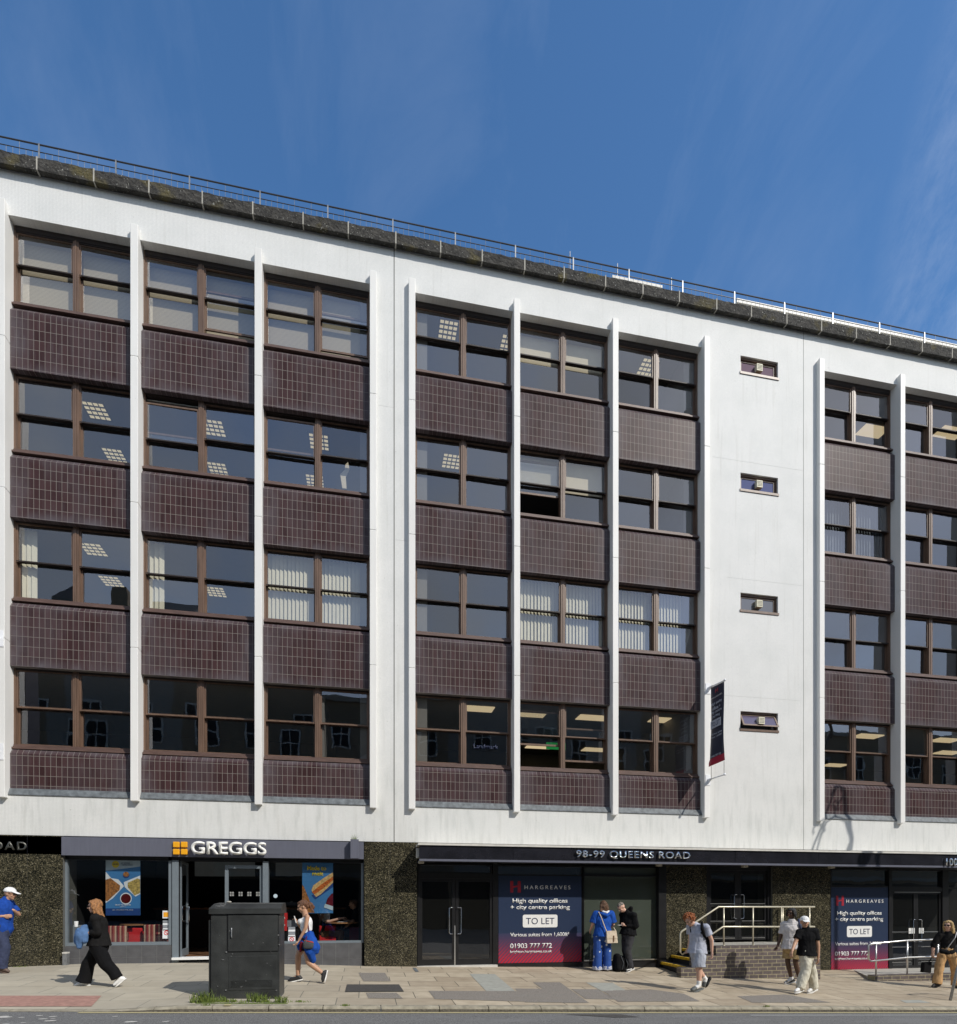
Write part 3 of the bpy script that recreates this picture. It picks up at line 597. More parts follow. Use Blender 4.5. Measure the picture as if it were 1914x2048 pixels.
for bi, (f0, f1) in enumerate(BAYS):
    x0, x1 = FINS[f0]+.077, FINS[f1]-.077; xm = (x0+x1)/2
    for ri, (z0, z1, zm, zt_) in enumerate(ROWS):
        fm = B()
        zb0 = z0-.055
        box(fm, x0, x0+.035, YW, YW+.16, zb0, zt_); box(fm, x1-.035, x1, YW, YW+.16, zb0, zt_)
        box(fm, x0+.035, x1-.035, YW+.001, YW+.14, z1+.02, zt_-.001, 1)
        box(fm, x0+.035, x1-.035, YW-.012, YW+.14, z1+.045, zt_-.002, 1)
        for k, wd in ((-.040, .0165), (0, .018), (.040, .0165)): box(fm, xm+k-wd, xm+k+wd, YW-.006-(.01 if k == 0 else 0), YW+.16, zb0, z1+.054)
        box(fm, xm-.06, xm+.06, YW+.003, YW+.16, zb0+.001, z1+.053)
        fr = obj('window', fm, ['brown_timber', 'painted_shade'], bld)
        sl = B(); box(sl, x0, x1, YP+.055, YW+.05, z0-.150, z0-.115); box(sl, x0+.01, x1-.01, YP+.085, YW+.05, z0-.115, z0-.085); box(sl, x0+.01, x1-.01, YP+.11, YW+.06, z0-.085, z0-.045)
        obj('sill', sl, 'brown_sill', fr)
        sa = B(); s = SASH.get((bi, ri), ((0, 0), (0, 0))); gl = []
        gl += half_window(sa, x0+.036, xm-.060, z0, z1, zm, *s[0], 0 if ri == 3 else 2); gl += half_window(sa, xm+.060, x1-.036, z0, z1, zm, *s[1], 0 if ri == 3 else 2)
        obj('sash', sa, ['brown_timber', 'pale_trim', 'painted_shade'], fr)
        for (a, b_, c, d_, y) in gl:
            bm = B(); tlt = random.uniform(-.007, .007); tv = random.uniform(-.006, .006); quad(bm, [(a, y+tlt-tv, c), (b_, y-tlt-tv, c), (b_, y-tlt+tv, d_), (a, y+tlt+tv, d_)]); obj('pane', bm, 'office_glass', fr)
        for (kd, a, b_, c, d_) in BL.get((bi, ri), []):
            for h0, h1, lo, hi in ((x0+.06, xm-.06, 0, .5), (xm+.06, x1-.06, .5, 1)):
                aa, bb = max(a, lo), min(b_, hi)
                if bb <= aa: continue
                q0 = h0+(h1-h0)*(aa-lo)/.5; q1 = h0+(h1-h0)*(bb-lo)/.5
                blind(kd, q0, q1, z0+(z1-z0)*c, z0+(z1-z0)*d_, fr)
    for pi, (z0, z1, z2) in enumerate(PAN):
        obj('tile_panel', panel(x0+.003, x1-.003, z0, z1, z2-.02, pi), 'brown_tiles', bld)
    bm = B(); prism(bm, [(x0+.002, YP-.012, 3.985), (x0+.002, YP+.05, 3.99), (x0+.002, D+.05, 3.84), (x0+.002, D-.018, 3.835), (x0+.002, D-.02, 3.85)], (x1-x0-.004, 0, 0)); obj('lead_flashing', bm, 'lead_flashing', bld)
    bm = B(); box(bm, x0, x1, D+.001, YW+.12, 16.002, 16.02); obj('soffit', bm, 'soffit_paint', bld)
t = thing('paper_roll', W(690, 960, YW+.3), 'curled cream paper roll standing in a third bay window of the second row', 'paper'); bm = B(); p = W(689, 975, YW+.25)
prism(bm, [(p.x-.05, p.y, p.z-.02), (p.x+.05, p.y, p.z-.02), (p.x+.03, p.y, p.z+.25), (p.x+.12, p.y, p.z+.46), (p.x+.08, p.y, p.z+.62), (p.x+.02, p.y, p.z+.55), (p.x+.0, p.y, p.z+.42), (p.x-.1, p.y, p.z+.3)], (0, .02, 0)); bmesh.ops.recalc_face_normals(bm, faces=bm.faces); obj('sheet', bm, 'blind_roller', t)
# lavatory windows in the pier
for i, (top, bot) in enumerate(VZ):
    x0, x1 = VX0, VX1; fm = B(); y = D+.05
    box(fm, x0, x1, y, y+.09, top-.05, top); box(fm, x0-.02, x1+.02, D-.02, y+.09, bot-.03, bot+.03); box(fm, x0, x0+.03, y, y+.09, bot, top); box(fm, x1-.03, x1, y, y+.09, bot, top)
    fr = obj('vent_window', fm, 'brown_timber', bld)
    bm = B(); box(bm, x0+.02, x1-.02, y+.25, y+.28, bot, top); obj('room_lining', bm, 'joint_dark', fr)
    tl = .17 if i == 3 else 0; zt0, zb0 = top-.055, bot+(.035 if i < 3 else .1); yy = y+.03
    sa = B(); 
    def P3(x, t, o=0):                                        # t 0 top .. 1 bottom of the hopper
        return Vector((x, yy-tl*t-o, zt0+(zb0-zt0)*t))
    for a, b_, t0, t1 in ((x0+.03, x0+.075, 0, 1), (x1-.075, x1-.03, 0, 1), (x0+.075, x1-.075, 0, .1), (x0+.075, x1-.075, .88, 1)):
        prism(sa, [P3(a, t0), P3(b_, t0), P3(b_, t1), P3(a, t1)], (0, .03, 0))
    obj('sash', sa, 'brown_timber', fr)
    bm = B(); quad(bm, [P3(x0+.075, 1, -.015), P3(x1-.075, 1, -.015), P3(x1-.075, 0, -.015), P3(x0+.075, 0, -.015)]); obj('pane', bm, ('vent_glass_red', 'vent_glass_blue', 'vent_glass_grey', 'vent_glass')[i], fr)
    xc = (x0+x1)/2; zc = (top+bot)/2-.0; o = tl*.5; bm = B()
    box(bm, xc-.085, xc+.085, yy-.10-o, yy-o, zc-.095, zc+.085)
    for k in range(4): box(bm, xc-.07, xc+.07, yy-.104-o, yy-.1-o, zc-.06+k*.035, zc-.052+k*.035, 1)
    obj('extractor_vent', bm, ['vent_cream', 'joint_dark'], fr)
# rooms behind the glass
for ri, (z0, z1, zm, zt_) in enumerate(ROWS):
    bm = B(); zc = z1+.13; zf = z0-.95; y0 = YW+.30; y1 = D+5.6
    quad(bm, [(XL, y0-.12, zc), (XR, y0-.12, zc), (XR, y1, zc), (XL, y1, zc)]).material_index = 2
    quad(bm, [(XL, YW+.05, zf), (XR, YW+.05, zf), (XR, y1, zf), (XL, y1, zf)]).material_index = 1
    quad(bm, [(XL, y1, zf), (XR, y1, zf), (XR, y1, zc), (XL, y1, zc)])
    quad(bm, [(XL, YW+.16, zf), (XR, YW+.16, zf), (XR, YW+.16, z0-.1), (XL, YW+.16, z0-.1)])
    for xa, xb_ in ((FINS[4]-.3, FINS[5]+.4), (FINS[8]-.4, FINS[9]+.0), (XL, XL+.1), (XR-.1, XR)): box(bm, xa, xb_, YW+.13, y1-.01, zf, zc-.001)
    for q in (-4.88, 6.16, 14.63, -1.0)[ri:ri+1]: box(bm, q-.06, q+.06, YW+.13, y1-.01, zf, zc-.001)
    obj('office_room', bm, ['room_wall', 'room_floor', 'room_ceiling'], bld)
def ceil_light(px, py, row, flat=False, w=.46, d=.52):
    z = ROWS[row][1]+.125; v = (HOR-py)/F; t = (z-CZ)/v; u = (px-957)/F; x, y = t*(S_+u*C_), t*(C_-u*S_)
    bm = B()
    if flat: box(bm, x-w, x+w, y-d/2, y+d/2, z-.02, z)
    else:
        box(bm, x-w/2-.03, x+w/2+.03, y-d/2-.03, y+d/2+.03, z-.012, z, 1)
        for i in range(4):
            for j in range(4): cx, cy = x-w/2+w*(i+.5)/4, y-d/2+d*(j+.5)/4; box(bm, cx-w*.095, cx+w*.095, cy-d*.07, cy+d*.07, z-.018, z-.012)
    obj('ceiling_light', bm, ['lamp_panel' if flat else 'lamp_cell', 'louvre'], bld)
for px, py, r in [(335, 572, 0), (490, 600, 0), (896, 659, 0), (1019, 688, 0), (1296, 734, 0), (193, 821, 1), (230, 911, 1), (428, 855, 1), (436, 938, 1), (638, 883, 1), (630, 962, 1), (903, 922, 1), (187, 1098, 2), (223, 1162, 2), (432, 1183, 2)]: ceil_light(px, py, r)
for px, py, r in [(1060, 1428, 3), (1185, 1435, 3), (1078, 1493, 3), (1190, 1499, 3), (1160, 1518, 3), (1330, 1440, 3), (1670, 1530, 3), (1735, 1472, 3), (1890, 1480, 3), (1895, 1505, 3), (1745, 862, 0), (1900, 865, 0), (955, 1417, 3)]: ceil_light(px, py, r, True, .42, .42)
text('window_lettering', 'Landmark', 'navy_text', bld, W(972, 1493, YW+.05)+Vector((0, 0, 0)), .62, .11, .002, .01)
bm = B(); p = W(1112, 1492, D+3); box(bm, p.x-.3, p.x+.3, p.y, p.y+.03, p.z-.1, p.z+.1)
obj('exit_sign', bm, P('exit_green', (.02, .2, .05), .5, emit=((.05, .6, .15), .25)), bld)

# ---------------------------------------------------------------- ground floor
ZF = 3.0
def pilaster(px0, px1, y=D-.03, gx=None):
    x0, x1 = XW(px0, y), XW(px1, y); zz = min(zb(x0), zb(x1))-.12; top = 2.995
    bm = B(); n = [x0, gx if gx else (x0+x1)/2, x1]
    zj = [zz, zb(x0)+.30, 1.72, top]
    for a, b_ in zip(n, n[1:]):
        for c, d_ in zip(zj, zj[1:]): box(bm, a+.004, b_-.004, y, D+.6, c+.003, d_-.003)
    box(bm, x0+.002, x1-.002, y+.006, D+.59, zz, top, 1)
    obj('pilaster', bm, ['granite', 'joint_dark'], bld)
pilaster(-520, 126, D-.03, XW(56)); pilaster(728.5, 834, D-.03, XW(780)); pilaster(1331, 1413.5, D-.02); pilaster(1545, 1661, D-.02)
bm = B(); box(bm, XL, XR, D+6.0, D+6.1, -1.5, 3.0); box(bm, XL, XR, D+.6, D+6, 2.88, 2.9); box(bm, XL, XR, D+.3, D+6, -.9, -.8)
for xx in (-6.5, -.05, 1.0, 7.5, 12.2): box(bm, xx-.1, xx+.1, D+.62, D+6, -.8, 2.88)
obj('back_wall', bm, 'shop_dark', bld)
# fascias
bm = B(); box(bm, XL, -6.318, D-.03, D+.25, 2.60, 2.975); o = obj('fascia', bm, 'black_canopy', bld)
tl = thing('street_lettering', (-7.4, D-.06, 2.7), 'dark metal letters ending in ROAD on the black fascia at the far left', 'lettering')
text('letters', 'QUEENS ROAD', 'louvre', tl, W(-3+74-66, 1693, D-.07)+Vector((-.62, 0, .0)), 2.15, .21, .03, .012, spacing=1.25)
# bakery front
sg = thing('shop_sign', (-3.2, D-.05, 2.58), 'long slate grey shop fascia with white raised name and orange squares', 'shop sign')
bm = B(); box(bm, -6.314, -.028, D-.07, D+.2, 2.582, 2.975); obj('panel', bm, 'grey_fascia', sg)
bm = B(); box(bm, XW(701, D-.2), XW(717.5, D-.2), D-.24, D-.07, 2.585, 3.02); obj('end_box', bm, 'grey_fascia', sg)
text('lettering', 'GREGGS', ['letter_white'], sg, W(459, 1696.6, D-.14), XW(534, D-.14)-XW(384, D-.14), .285, .06, .022)
for i in range(2):
    for j in range(2):
        p = W(352+15.8*i, 1689+14.4*j, D-.12); bm = B(); box(bm, p.x-.066, p.x+.066, D-.12, D-.07, p.z-.062, p.z+.062)
        o = obj('emblem_square', bm, 'emblem_orange', sg); bv = o.modifiers.new('b', 'BEVEL'); bv.width = .014; bv.segments = 3
Y1 = D+.06
def shop_window(name, px0, px1, z0, z1, t=.06, y=Y1, fmat='grey_frame', gmat='shop_glass', bars=(), tb=None, tt=None, pxbars=(), depth=.1):
    x0, x1 = XW(px0, y), XW(px1, y); tb = tb or t; tt = tt or t
    bm = B(); box(bm, x0, x0+t, y, y+depth, z0, z1); box(bm, x1-t, x1, y, y+depth, z0, z1); box(bm, x0+t, x1-t, y+.001, y+depth, z0, z0+tb); box(bm, x0+t, x1-t, y+.001, y+depth, z1-tt, z1)
    for b_ in bars: box(bm, x0+t, x1-t, y+.001, y+depth, b_-.025, b_+.025)
    fr = obj(name, bm, fmat, bld)
    bm = B(); quad(bm, [(x0+t, y+.05, z0+tb), (x1-t, y+.05, z0+tb), (x1-t, y+.05, z1-tt), (x0+t, y+.05, z1-tt)]); obj('pane', bm, gmat, fr)
    return fr, x0, x1
zs = W(235, 1891, Y1).z
w1 = shop_window('shop_window', 127, 344, zs, 2.585, .07)
w2 = shop_window('shop_window', 531, 727, W(640, 1886.5, Y1).z, 2.585, .055)
bm = B(); box(bm, -6.3, -.04, Y1, Y1+.2, 2.50, 2.59); box(bm, XW(344, Y1), XW(359, Y1), Y1-.02, Y1+.1, .2, 2.585); obj('door_head', bm, 'black_metal', bld)
def tiles(px0, px1, ztop, name='stall_riser'):
    x0, x1 = XW(px0, Y1), XW(px1, Y1); zl = min(zb(x0), zb(x1))-.1; bm = B(); n = round((x1-x0)/.305)
    zj = [zl, zb((x0+x1)/2)+.13, ztop-.004]
    for i in range(n):
        for a, b_ in zip(zj, zj[1:]): box(bm, x0+(x1-x0)*i/n+.003, x0+(x1-x0)*(i+1)/n-.003, Y1-.01, Y1+.1, a+.003, b_-.003)
    box(bm, x0, x1, Y1-.006, Y1+.09, zl, ztop-.006, 1); obj(name, bm, ['stall_tile', 'tile_grout'], bld)
tiles(128, 344, zs); tiles(344, 537, .27); tiles(537, 724, W(640, 1886.5, Y1).z)
# entrance of the bakery: post, leaf standing open inwards, step, fixed leaf
xa, xb_ = XW(344, Y1), XW(359, Y1); zst = W(390, 1914, Y1).z
fr = B(); box(fr, xa+.01, xb_-.01, Y1-.03, Y1+.12, .25, 2.51); box(fr, XW(526, Y1), XW(537, Y1), Y1-.03, Y1+.12, .25, 2.51)
fr = obj('door_frame', fr, 'grey_frame', bld)
bm = B(); box(bm, XW(343, D-.05), XW(528, D-.05), D-.05, Y1+.15, zst-.05, zst); obj('doorstep', bm, 'paper_white', bld)
def door_leaf(x0, x1, y0, y1, z0, z1, t, mat, gmat, hx=None, hz=None, par=bld, dots=False, hmat='chrome', tb=None):
    """leaf from (x0,y0) to (x1,y1); hx: handle position 0..1"""
    a, b_ = Vector((x0, y0, 0)), Vector((x1, y1, 0)); d = (b_-a); Ln = d.length; d.normalize(); n = Vector((d.y, -d.x, 0)); tb = tb or t
    bm = B()
    def bar(s0, s1, q0, q1, h=.022):
        p = [a+d*s0-n*h, a+d*s1-n*h, a+d*s1+n*h, a+d*s0+n*h]; prism(bm, [(v.x, v.y, q0) for v in p], (0, 0, q1-q0))
    bar(0, t, z0, z1); bar(Ln-t, Ln, z0, z1); bar(t, Ln-t, z0, z0+tb, .021); bar(t, Ln-t, z1-t, z1, .021)
    bmesh.ops.recalc_face_normals(bm, faces=bm.faces)
    dr = obj('door', bm, mat, par)
    g0, g1 = a+d*t, a+d*(Ln-t); bm = B(); quad(bm, [(g0.x, g0.y, z0+tb), (g1.x, g1.y, z0+tb), (g1.x, g1.y, z1-t), (g0.x, g0.y, z1-t)]); obj('pane', bm, gmat, dr)
    if hx is not None:
        c = a+d*(Ln*hx); bm = B()
        h0, h1 = hz; lat = d*(.085 if hx > .5 else -.085)*-1
        for sgn in (1, -1):
            o_ = n*(.07*sgn)
            tube(bm, [(c+n*.02*sgn)+Vector((0, 0, h0)), c+o_+Vector((0, 0, h0)), c+o_+lat*.8+Vector((0, 0, h0)), c+o_+lat+Vector((0, 0, h0+.03)), c+o_+lat+Vector((0, 0, h1-.03)), c+o_+lat*.8+Vector((0, 0, h1)), c+o_+Vector((0, 0, h1)), (c+n*.02*sgn)+Vector((0, 0, h1))], .010, 8)
        obj('handle', bm, hmat, dr, smooth=True)
    return dr
door_leaf(XW(359, Y1)+.0, XW(374.5, Y1+.75), Y1+.06, Y1+.78, zst, 2.5, .055, 'grey_frame', 'shop_glass', .85, (1.15, 1.5), tb=.16)
dl = door_leaf(XW(449, Y1), XW(526, Y1), Y1+.06, Y1+.06, zst, 2.42, .075, 'grey_frame', 'shop_glass', tb=.16)
bm = B()
for i in range(4):
    for a in range(2):
        for b_ in range(2): p = W(461.5+17.5*i+4.6*a, 1785.5+4.8*b_, Y1+.05); box(bm, p.x-.018, p.x+.018, Y1+.04, Y1+.043, p.z-.019, p.z+.019)
obj('glass_marking', bm, 'tile_grout', dl)
# canopy over the office entrances
YC = D-.65
cn = B(); x0 = 1.205; zc0, zc1 = 2.515, 2.875
box(cn, x0, XR, YC, D+.5, zc0+.03, zc1)
xs = [x0, XW(1026, YC), XW(1470, YC), XW(1637, YC), XW(1801, YC), XR]
for a, b_ in zip(xs, xs[1:]): box(cn, a+.004, b_-.004, YC-.012, YC, zc0+.055, zc1-.005)
obj('canopy', cn, 'black_canopy', bld)
bm = B(); box(bm, x0-.03, XR, YC-.045, D-.0, zc1, zc1+.045); obj('canopy_capping', bm, 'pale_trim', bld)
bm = B(); box(bm, x0, XR, YC-.018, YC+.03, zc0, zc0+.05); box(bm, x0+.0, x0+.04, YC-.017, D, zc0, zc0+.05); obj('canopy_edge', bm, 'grey_fascia', bld)
bm = B(); box(bm, x0-.0, XR, YC+.03, D+.4, zc0+.01, zc0+.03); obj('canopy_soffit', bm, 'black_metal', bld)
for px in (843, 1320, 1492, 1666):
    xx = XW(px, YC+.05); bm = B(); box(bm, xx-.06, xx+.06, YC+.05, YC+.16, zc0-.05, zc0+.012); obj('soffit_light', bm, 'fitting', bld)
bm = B(); box(bm, x0-.05, x0, YC+.15, YC+.3, 2.60, 2.82); obj('junction_box', bm, 'pale_trim', bld)
yl = YC-.045
ad = thing('street_lettering', (4.8, YC-.05, 2.6), 'mirror chrome letters 98-99 QUEENS ROAD along the black canopy', 'lettering')
p0, p1 = XW(1152, yl), XW(1379, yl); text('letters', '98-99 QUEENS ROAD', 'chrome', ad, ((p0+p1)/2, yl, W(1265, 1710.5, yl).z), p1-p0, .20, .03, .008, spacing=1.12)
ad = thing('street_lettering', (12, YC-.05, 2.6), 'dark chrome number 100 on the canopy at the right edge', 'lettering')
text('letters', '100', 'chrome', ad, (XW(1902, yl), yl, W(1900, 1724, yl).z), .36, .2, .03, .008, spacing=1.15)

YD = D+.07
def span(px0, px1, name, z0, z1, tr, gm='door_glass', **k): return shop_window(name, px0, px1, z0, z1, y=YD, fmat='black_metal', gmat=gm, **k)
# first entrance
zth = W(915, 1930, YD).z
fm = B(); xa, xb_ = XW(835, YD), XW(993, YD)
box(fm, xa, XW(843.5, YD)-.04, YD-.01, YD+.15, .0, 2.54); box(fm, XW(981, YD)+.06, xb_+.04, YD-.01, YD+.15, -.05, 2.54)
zt1 = W(915, 1747, YD).z; box(fm, xa+.02, xb_, YD, YD+.15, zt1-.12, zt1+.01)
fm = obj('door_frame', fm, 'black_metal', bld)
shop_window('transom_window', 838, 984, zt1, 2.50, .03, YD+.01, 'black_metal', 'office_glass')
zh = (W(915, 1867.5, YD).z, W(915, 1815, YD).z); xm = XW(911, YD)
door_leaf(XW(838.5, YD), xm-.005, YD+.04, YD+.04, zth, zt1-.12, .075, 'black_metal', 'door_glass', .93, zh, tb=.14)
door_leaf(xm+.005, XW(986, YD), YD+.04, YD+.04, zth, zt1-.12, .075, 'black_metal', 'door_glass', .05, zh, tb=.14)
bm = B(); box(bm, xm-.03, xm+.0, YD-.0, YD+.03, zth, zth+.95); obj('kick_strip', bm, 'steel', bld)
bm = B(); box(bm, xa-.02, xb_, D-.06, YD+.2, -.1, zth-.004); obj('threshold', bm, 'pale_trim', bld)
# the two shop windows to its right
def base_z(px, py): return W(px, py, YD).z
span(993, 1167, 'shop_window', base_z(1080, 1927), 2.5, 0, 'office_glass', t=.04, bars=(base_z(1080, 1751),))
fb = span(1165, 1318, 'shop_window', base_z(1250, 1922), 2.5, 0, 'film_glass', t=.045, bars=(base_z(1250, 1751),))
bm = B(); box(bm, XW(1168, YD), XW(1316, YD), YD-.008, YD+.01, base_z(1250, 1921), base_z(1250, 1918.5)); obj('frame_strip', bm, 'steel', bld)
bm = B(); box(bm, XW(993, D), XW(1320, D), D+.03, D+.3, -.2, base_z(1080, 1926.5)); box(bm, XW(1317, D-.02), XW(1332, D-.02), D-.04, D+.3, -.2, 2.5); obj('plinth', bm, 'black_metal', bld)
# raised middle entrance
zp = .57
z2 = W(1480, 1741, YD).z
fm = B(); box(fm, XW(1413, YD)-.02, XW(1421, YD)-.04, YD-.02, YD+.15, zp, 2.54); box(fm, XW(1532, YD)+.04, XW(1546, YD)+.02, YD-.02, YD+.15, zp, 2.54); box(fm, XW(1413, YD), XW(1546, YD), YD-.01, YD+.15, z2, 2.54); obj('door_frame', fm, 'black_metal', bld)
zh = (W(1480, 1837, YD).z, W(1480, 1789.5, YD).z); xm = XW(1477, YD)
door_leaf(XW(1417, YD), xm-.004, YD+.04, YD+.04, zp+.01, z2, .09, 'black_metal', 'door_glass', .94, zh, tb=.1)
door_leaf(xm+.004, XW(1536, YD), YD+.04, YD+.04, zp+.01, z2, .09, 'black_metal', 'door_glass', .06, zh, tb=.1)
bm = B()
for py in (1808, 1842.5, 1876.5):
    for a, b_ in ((1421, 1470), (1484, 1530)): z = W(1480, py, YD).z; box(bm, XW(a, YD), XW(b_, YD), YD+.0, YD+.01, z, z+.014)
obj('door_rail', bm, 'steel', bld)
bm = B(); box(bm, XW(1423.5, D), XW(1431.5, D), YD+.012, YD+.014, W(1427, 1885, YD).z, W(1427, 1876.5, YD).z); obj('notice', bm, 'sticker_blue', bld)
# right entrance with banner window
zr0 = W(1720, 1939, YD).z
span(1661, 1779, 'shop_window', zr0, 2.5, 0, 'office_glass', t=.04, bars=(W(1720, 1773, YD).z,))
z3 = W(1830, 1776, YD).z
shop_window('transom_window', 1781, 1888, z3, 2.5, .04, YD+.01, 'black_metal', 'office_glass')
zth3 = W(1830, 1938, YD).z
fm = B(); box(fm, XW(1777, YD), XW(1783, YD), YD-.02, YD+.15, zth3-.1, 2.5); box(fm, XW(1884, YD), XW(1896, YD), YD-.02, YD+.15, zth3-.1, 2.5); box(fm, XW(1777, YD), XW(1896, YD), YD-.01, YD+.15, z3-.1, z3+.01); obj('door_frame', fm, 'black_metal', bld)
zh = (W(1838, 1883, YD).z, W(1838, 1839, YD).z); xm = XW(1833, YD)
door_leaf(XW(1783, YD), xm-.004, YD+.04, YD+.04, zth3, z3-.1, .07, 'black_metal', 'door_glass', .95, zh, tb=.1)
door_leaf(xm+.004, XW(1884, YD), YD+.04, YD+.04, zth3, z3-.1, .07, 'black_metal', 'door_glass', .07, zh, tb=.1)
bm = B(); box(bm, XW(1790, YD), XW(1881, YD), YD+.0, YD+.02, z3-.13, z3-.11)
for py in (1864, 1894, 1924): 
    for a, b_ in ((1784, 1822), (1843, 1876)): z = W(1830, py, YD).z; box(bm, XW(a, YD), XW(b_, YD), YD+.0, YD+.01, z, z+.012)
obj('door_rail', bm, 'steel', bld)
for a, b_ in ((1817.5, 1829.5), (1838, 1847.5)):
    bm = B(); box(bm, XW(a, YD), XW(b_, YD), YD+.0, YD+.003, W(1830, 1867, YD).z, W(1830, 1856, YD).z); obj('notice', bm, 'paper_white', bld)
span(1894, 2150, 'shop_window', zr0-.05, 2.5, 0, 'door_glass', t=.05, bars=(z3,))
bm = B(); box(bm, XW(1661, D), XR, D+.05, D+.3, -1.2, zr0); obj('plinth', bm, 'black_metal', bld)
# ---------------------------------------------------------------- TO LET window graphics
def to_let(px0, px1, ztop, zbot, label, T, yy=YD-.004, hx=None):
    x0, x1 = XW(px0, yy), XW(px1, yy)
    t = thing('window_banner', ((x0+x1)/2, yy, zbot), label, 'window banner', 'window banners on the office entrances')
    bm = B(); v = [bm.verts.new(p) for p in ((x0, yy, zbot), (x1, yy, zbot), (x1, yy, ztop), (x0, yy, ztop))]; f = bm.faces.new(v)
    uv = bm.loops.layers.uv.new('UVMap')
    for lp, c in zip(f.loops, ((0, 0), (1, 0), (1, 1), (0, 1))): lp[uv].uv = c
    bk = [bm.verts.new(v_.co+Vector((0, .003, 0))) for v_ in v]; bm.faces.new(list(reversed(bk)))
    for i in range(4): bm.faces.new([v[(i+1) % 4], v[i], bk[i], bk[(i+1) % 4]])
    obj('graphic', bm, 'to_let_graphic', t)
    for s, a, b_, c, d_, m, bold, sp in T:
        p = W((a+b_)/2, (c+d_)/2, yy-.003)
        o = text('lettering', s, m, t, p, XW(b_, yy)-XW(a, yy), (d_-c)*ZC(a, yy)/F, .002, bold, spacing=sp)
    return t
def logo(t, px, py, w, h, yy=YD-.008):
    p = W(px, py, yy); bm = B(); a, b_ = w*ZC(px, yy)/F, h*ZC(px, yy)/F
    for s in (-1, 1): box(bm, p.x+s*a*.32-a*.13, p.x+s*a*.32+a*.13, yy, yy+.003, p.z-b_/2, p.z+b_/2)
    prism(bm, [(p.x-a*.3, yy-.0005, p.z-b_*.13), (p.x+a*.3, yy-.0005, p.z+b_*.02), (p.x+a*.3, yy-.0005, p.z+b_*.16), (p.x-a*.3, yy-.0005, p.z+b_*.01)], (0, .003, 0))
    bmesh.ops.recalc_face_normals(bm, faces=bm.faces); obj('emblem', bm, 'dark_red', t)
def let_board(t, px, py, w, h, yy=YD-.006):
    p = W(px, py, yy); k = ZC(px, yy)/F; bm = B(); r_ = .045; cs = []
    for sx, sz, a0 in ((1, 1, 0), (-1, 1, 90), (-1, -1, 180), (1, -1, 270)):
        for q_ in range(6): a = R(a0+18*q_); cs.append((p.x+sx*(w*k/2-r_)+r_*math.cos(a), yy, p.z+sz*(h*k/2-r_)+r_*math.sin(a)))
    prism(bm, cs, (0, .003, 0)); bmesh.ops.recalc_face_normals(bm, faces=bm.faces); obj('label_plate', bm, 'paper_white', t)
    text('lettering', 'TO LET', 'navy_text', t, (p.x, yy-.002, p.z), w*k*.82, h*k*.50, .002, .0, spacing=1.02)
t = to_let(997, 1163, W(1080, 1752, YD).z, W(1080, 1925, YD).z, 'navy and red TO LET window banner left of the woman in blue', [
    ('HARGREAVES', 1049.5, 1141, 1771, 1778.5, 'paper_white', .0, 1.5), ('High quality offices', 1025.5, 1135.5, 1797, 1808.5, 'paper_white', .014, .95), ('+ city centre parking', 1021, 1140, 1810, 1821, 'paper_white', .014, .95),
    ('Various suites from 1,600ft²', 1021, 1139, 1865, 1874, 'paper_white', .008, .95), ('01903 777 772', 1020.5, 1104, 1886.5, 1896.5, 'paper_white', .012, .97), ('brighton.hargreaves.co.uk', 1020.5, 1104, 1900, 1907, 'paper_white', .008, .95)])
logo(t, 1031, 1773.5, 24, 23); let_board(t, 1080.5, 1842, 72, 25.5)
t = to_let(1662.5, 1776, W(1720, 1775, YD).z, W(1720, 1938, YD).z, 'navy and red TO LET window banner behind the low ramp handrail', [
    ('HARGREAVES', 1693, 1767, 1799, 1805.5, 'paper_white', .0, 1.5), ('High quality offices', 1674.5, 1763.5, 1822, 1832.5, 'paper_white', .014, .95), ('+ city centre parking', 1670.5, 1766.5, 1834, 1844.5, 'paper_white', .014, .95),
    ('Various suites from 1,600ft²', 1670.5, 1764, 1883.5, 1891.5, 'paper_white', .008, .95), ('01903 777 772', 1670, 1738, 1902.5, 1911.5, 'paper_white', .012, .97), ('brighton.hargreaves.co.uk', 1670, 1738, 1914.5, 1921, 'paper_white', .008, .95)])
logo(t, 1680, 1801.5, 20, 20); let_board(t, 1719, 1863, 58, 22)

# ---------------------------------------------------------------- posters inside the bakery windows
yp = Y1+.16
def poster_base(px0, px1, py0, py1, label, mat):
    a, b_ = W(px0, py1, yp), W(px1, py0, yp)
    t = thing('poster', ((a.x+b_.x)/2, yp, a.z), label, 'poster', 'posters hanging in the bakery windows')
    bm = B(); box(bm, a.x, b_.x, yp, yp+.012, a.z, b_.z); obj('sheet', bm, mat, t); return t, a.x, b_.x, a.z, b_.z
def P2(q, u, v, dy=.004): x0, x1, z0, z1 = q; return Vector((x0+(x1-x0)*u, yp-dy, z1-(z1-z0)*v))
def shape(name, t, q, pts, mat, dy=.004):
    bm = B(); f = bm.faces.new([bm.verts.new(P2(q, u, v, dy)) for u, v in pts]); bmesh.ops.triangulate(bm, faces=[f])
    r = bmesh.ops.extrude_face_region(bm, geom=list(bm.faces))
    for g_ in r['geom']:
        if isinstance(g_, bmesh.types.BMVert): g_.co.y += .002
    bmesh.ops.recalc_face_normals(bm, faces=bm.faces); return obj(name, bm, mat, t)
def disc(name, t, q, u, v, ru, rv, mat, dy=.006, n=24): return shape(name, t, q, [(u+ru*math.cos(a), v+rv*math.sin(a)) for a in [2*math.pi*i/n for i in range(n)]], mat, dy)
t, a, b_, c, d_ = poster_base(211.5, 280.5, 1718.5, 1831, 'blue poster of boxed fried snacks with a dipping sauce', 'poster_blue'); q = (a, b_, c, d_)
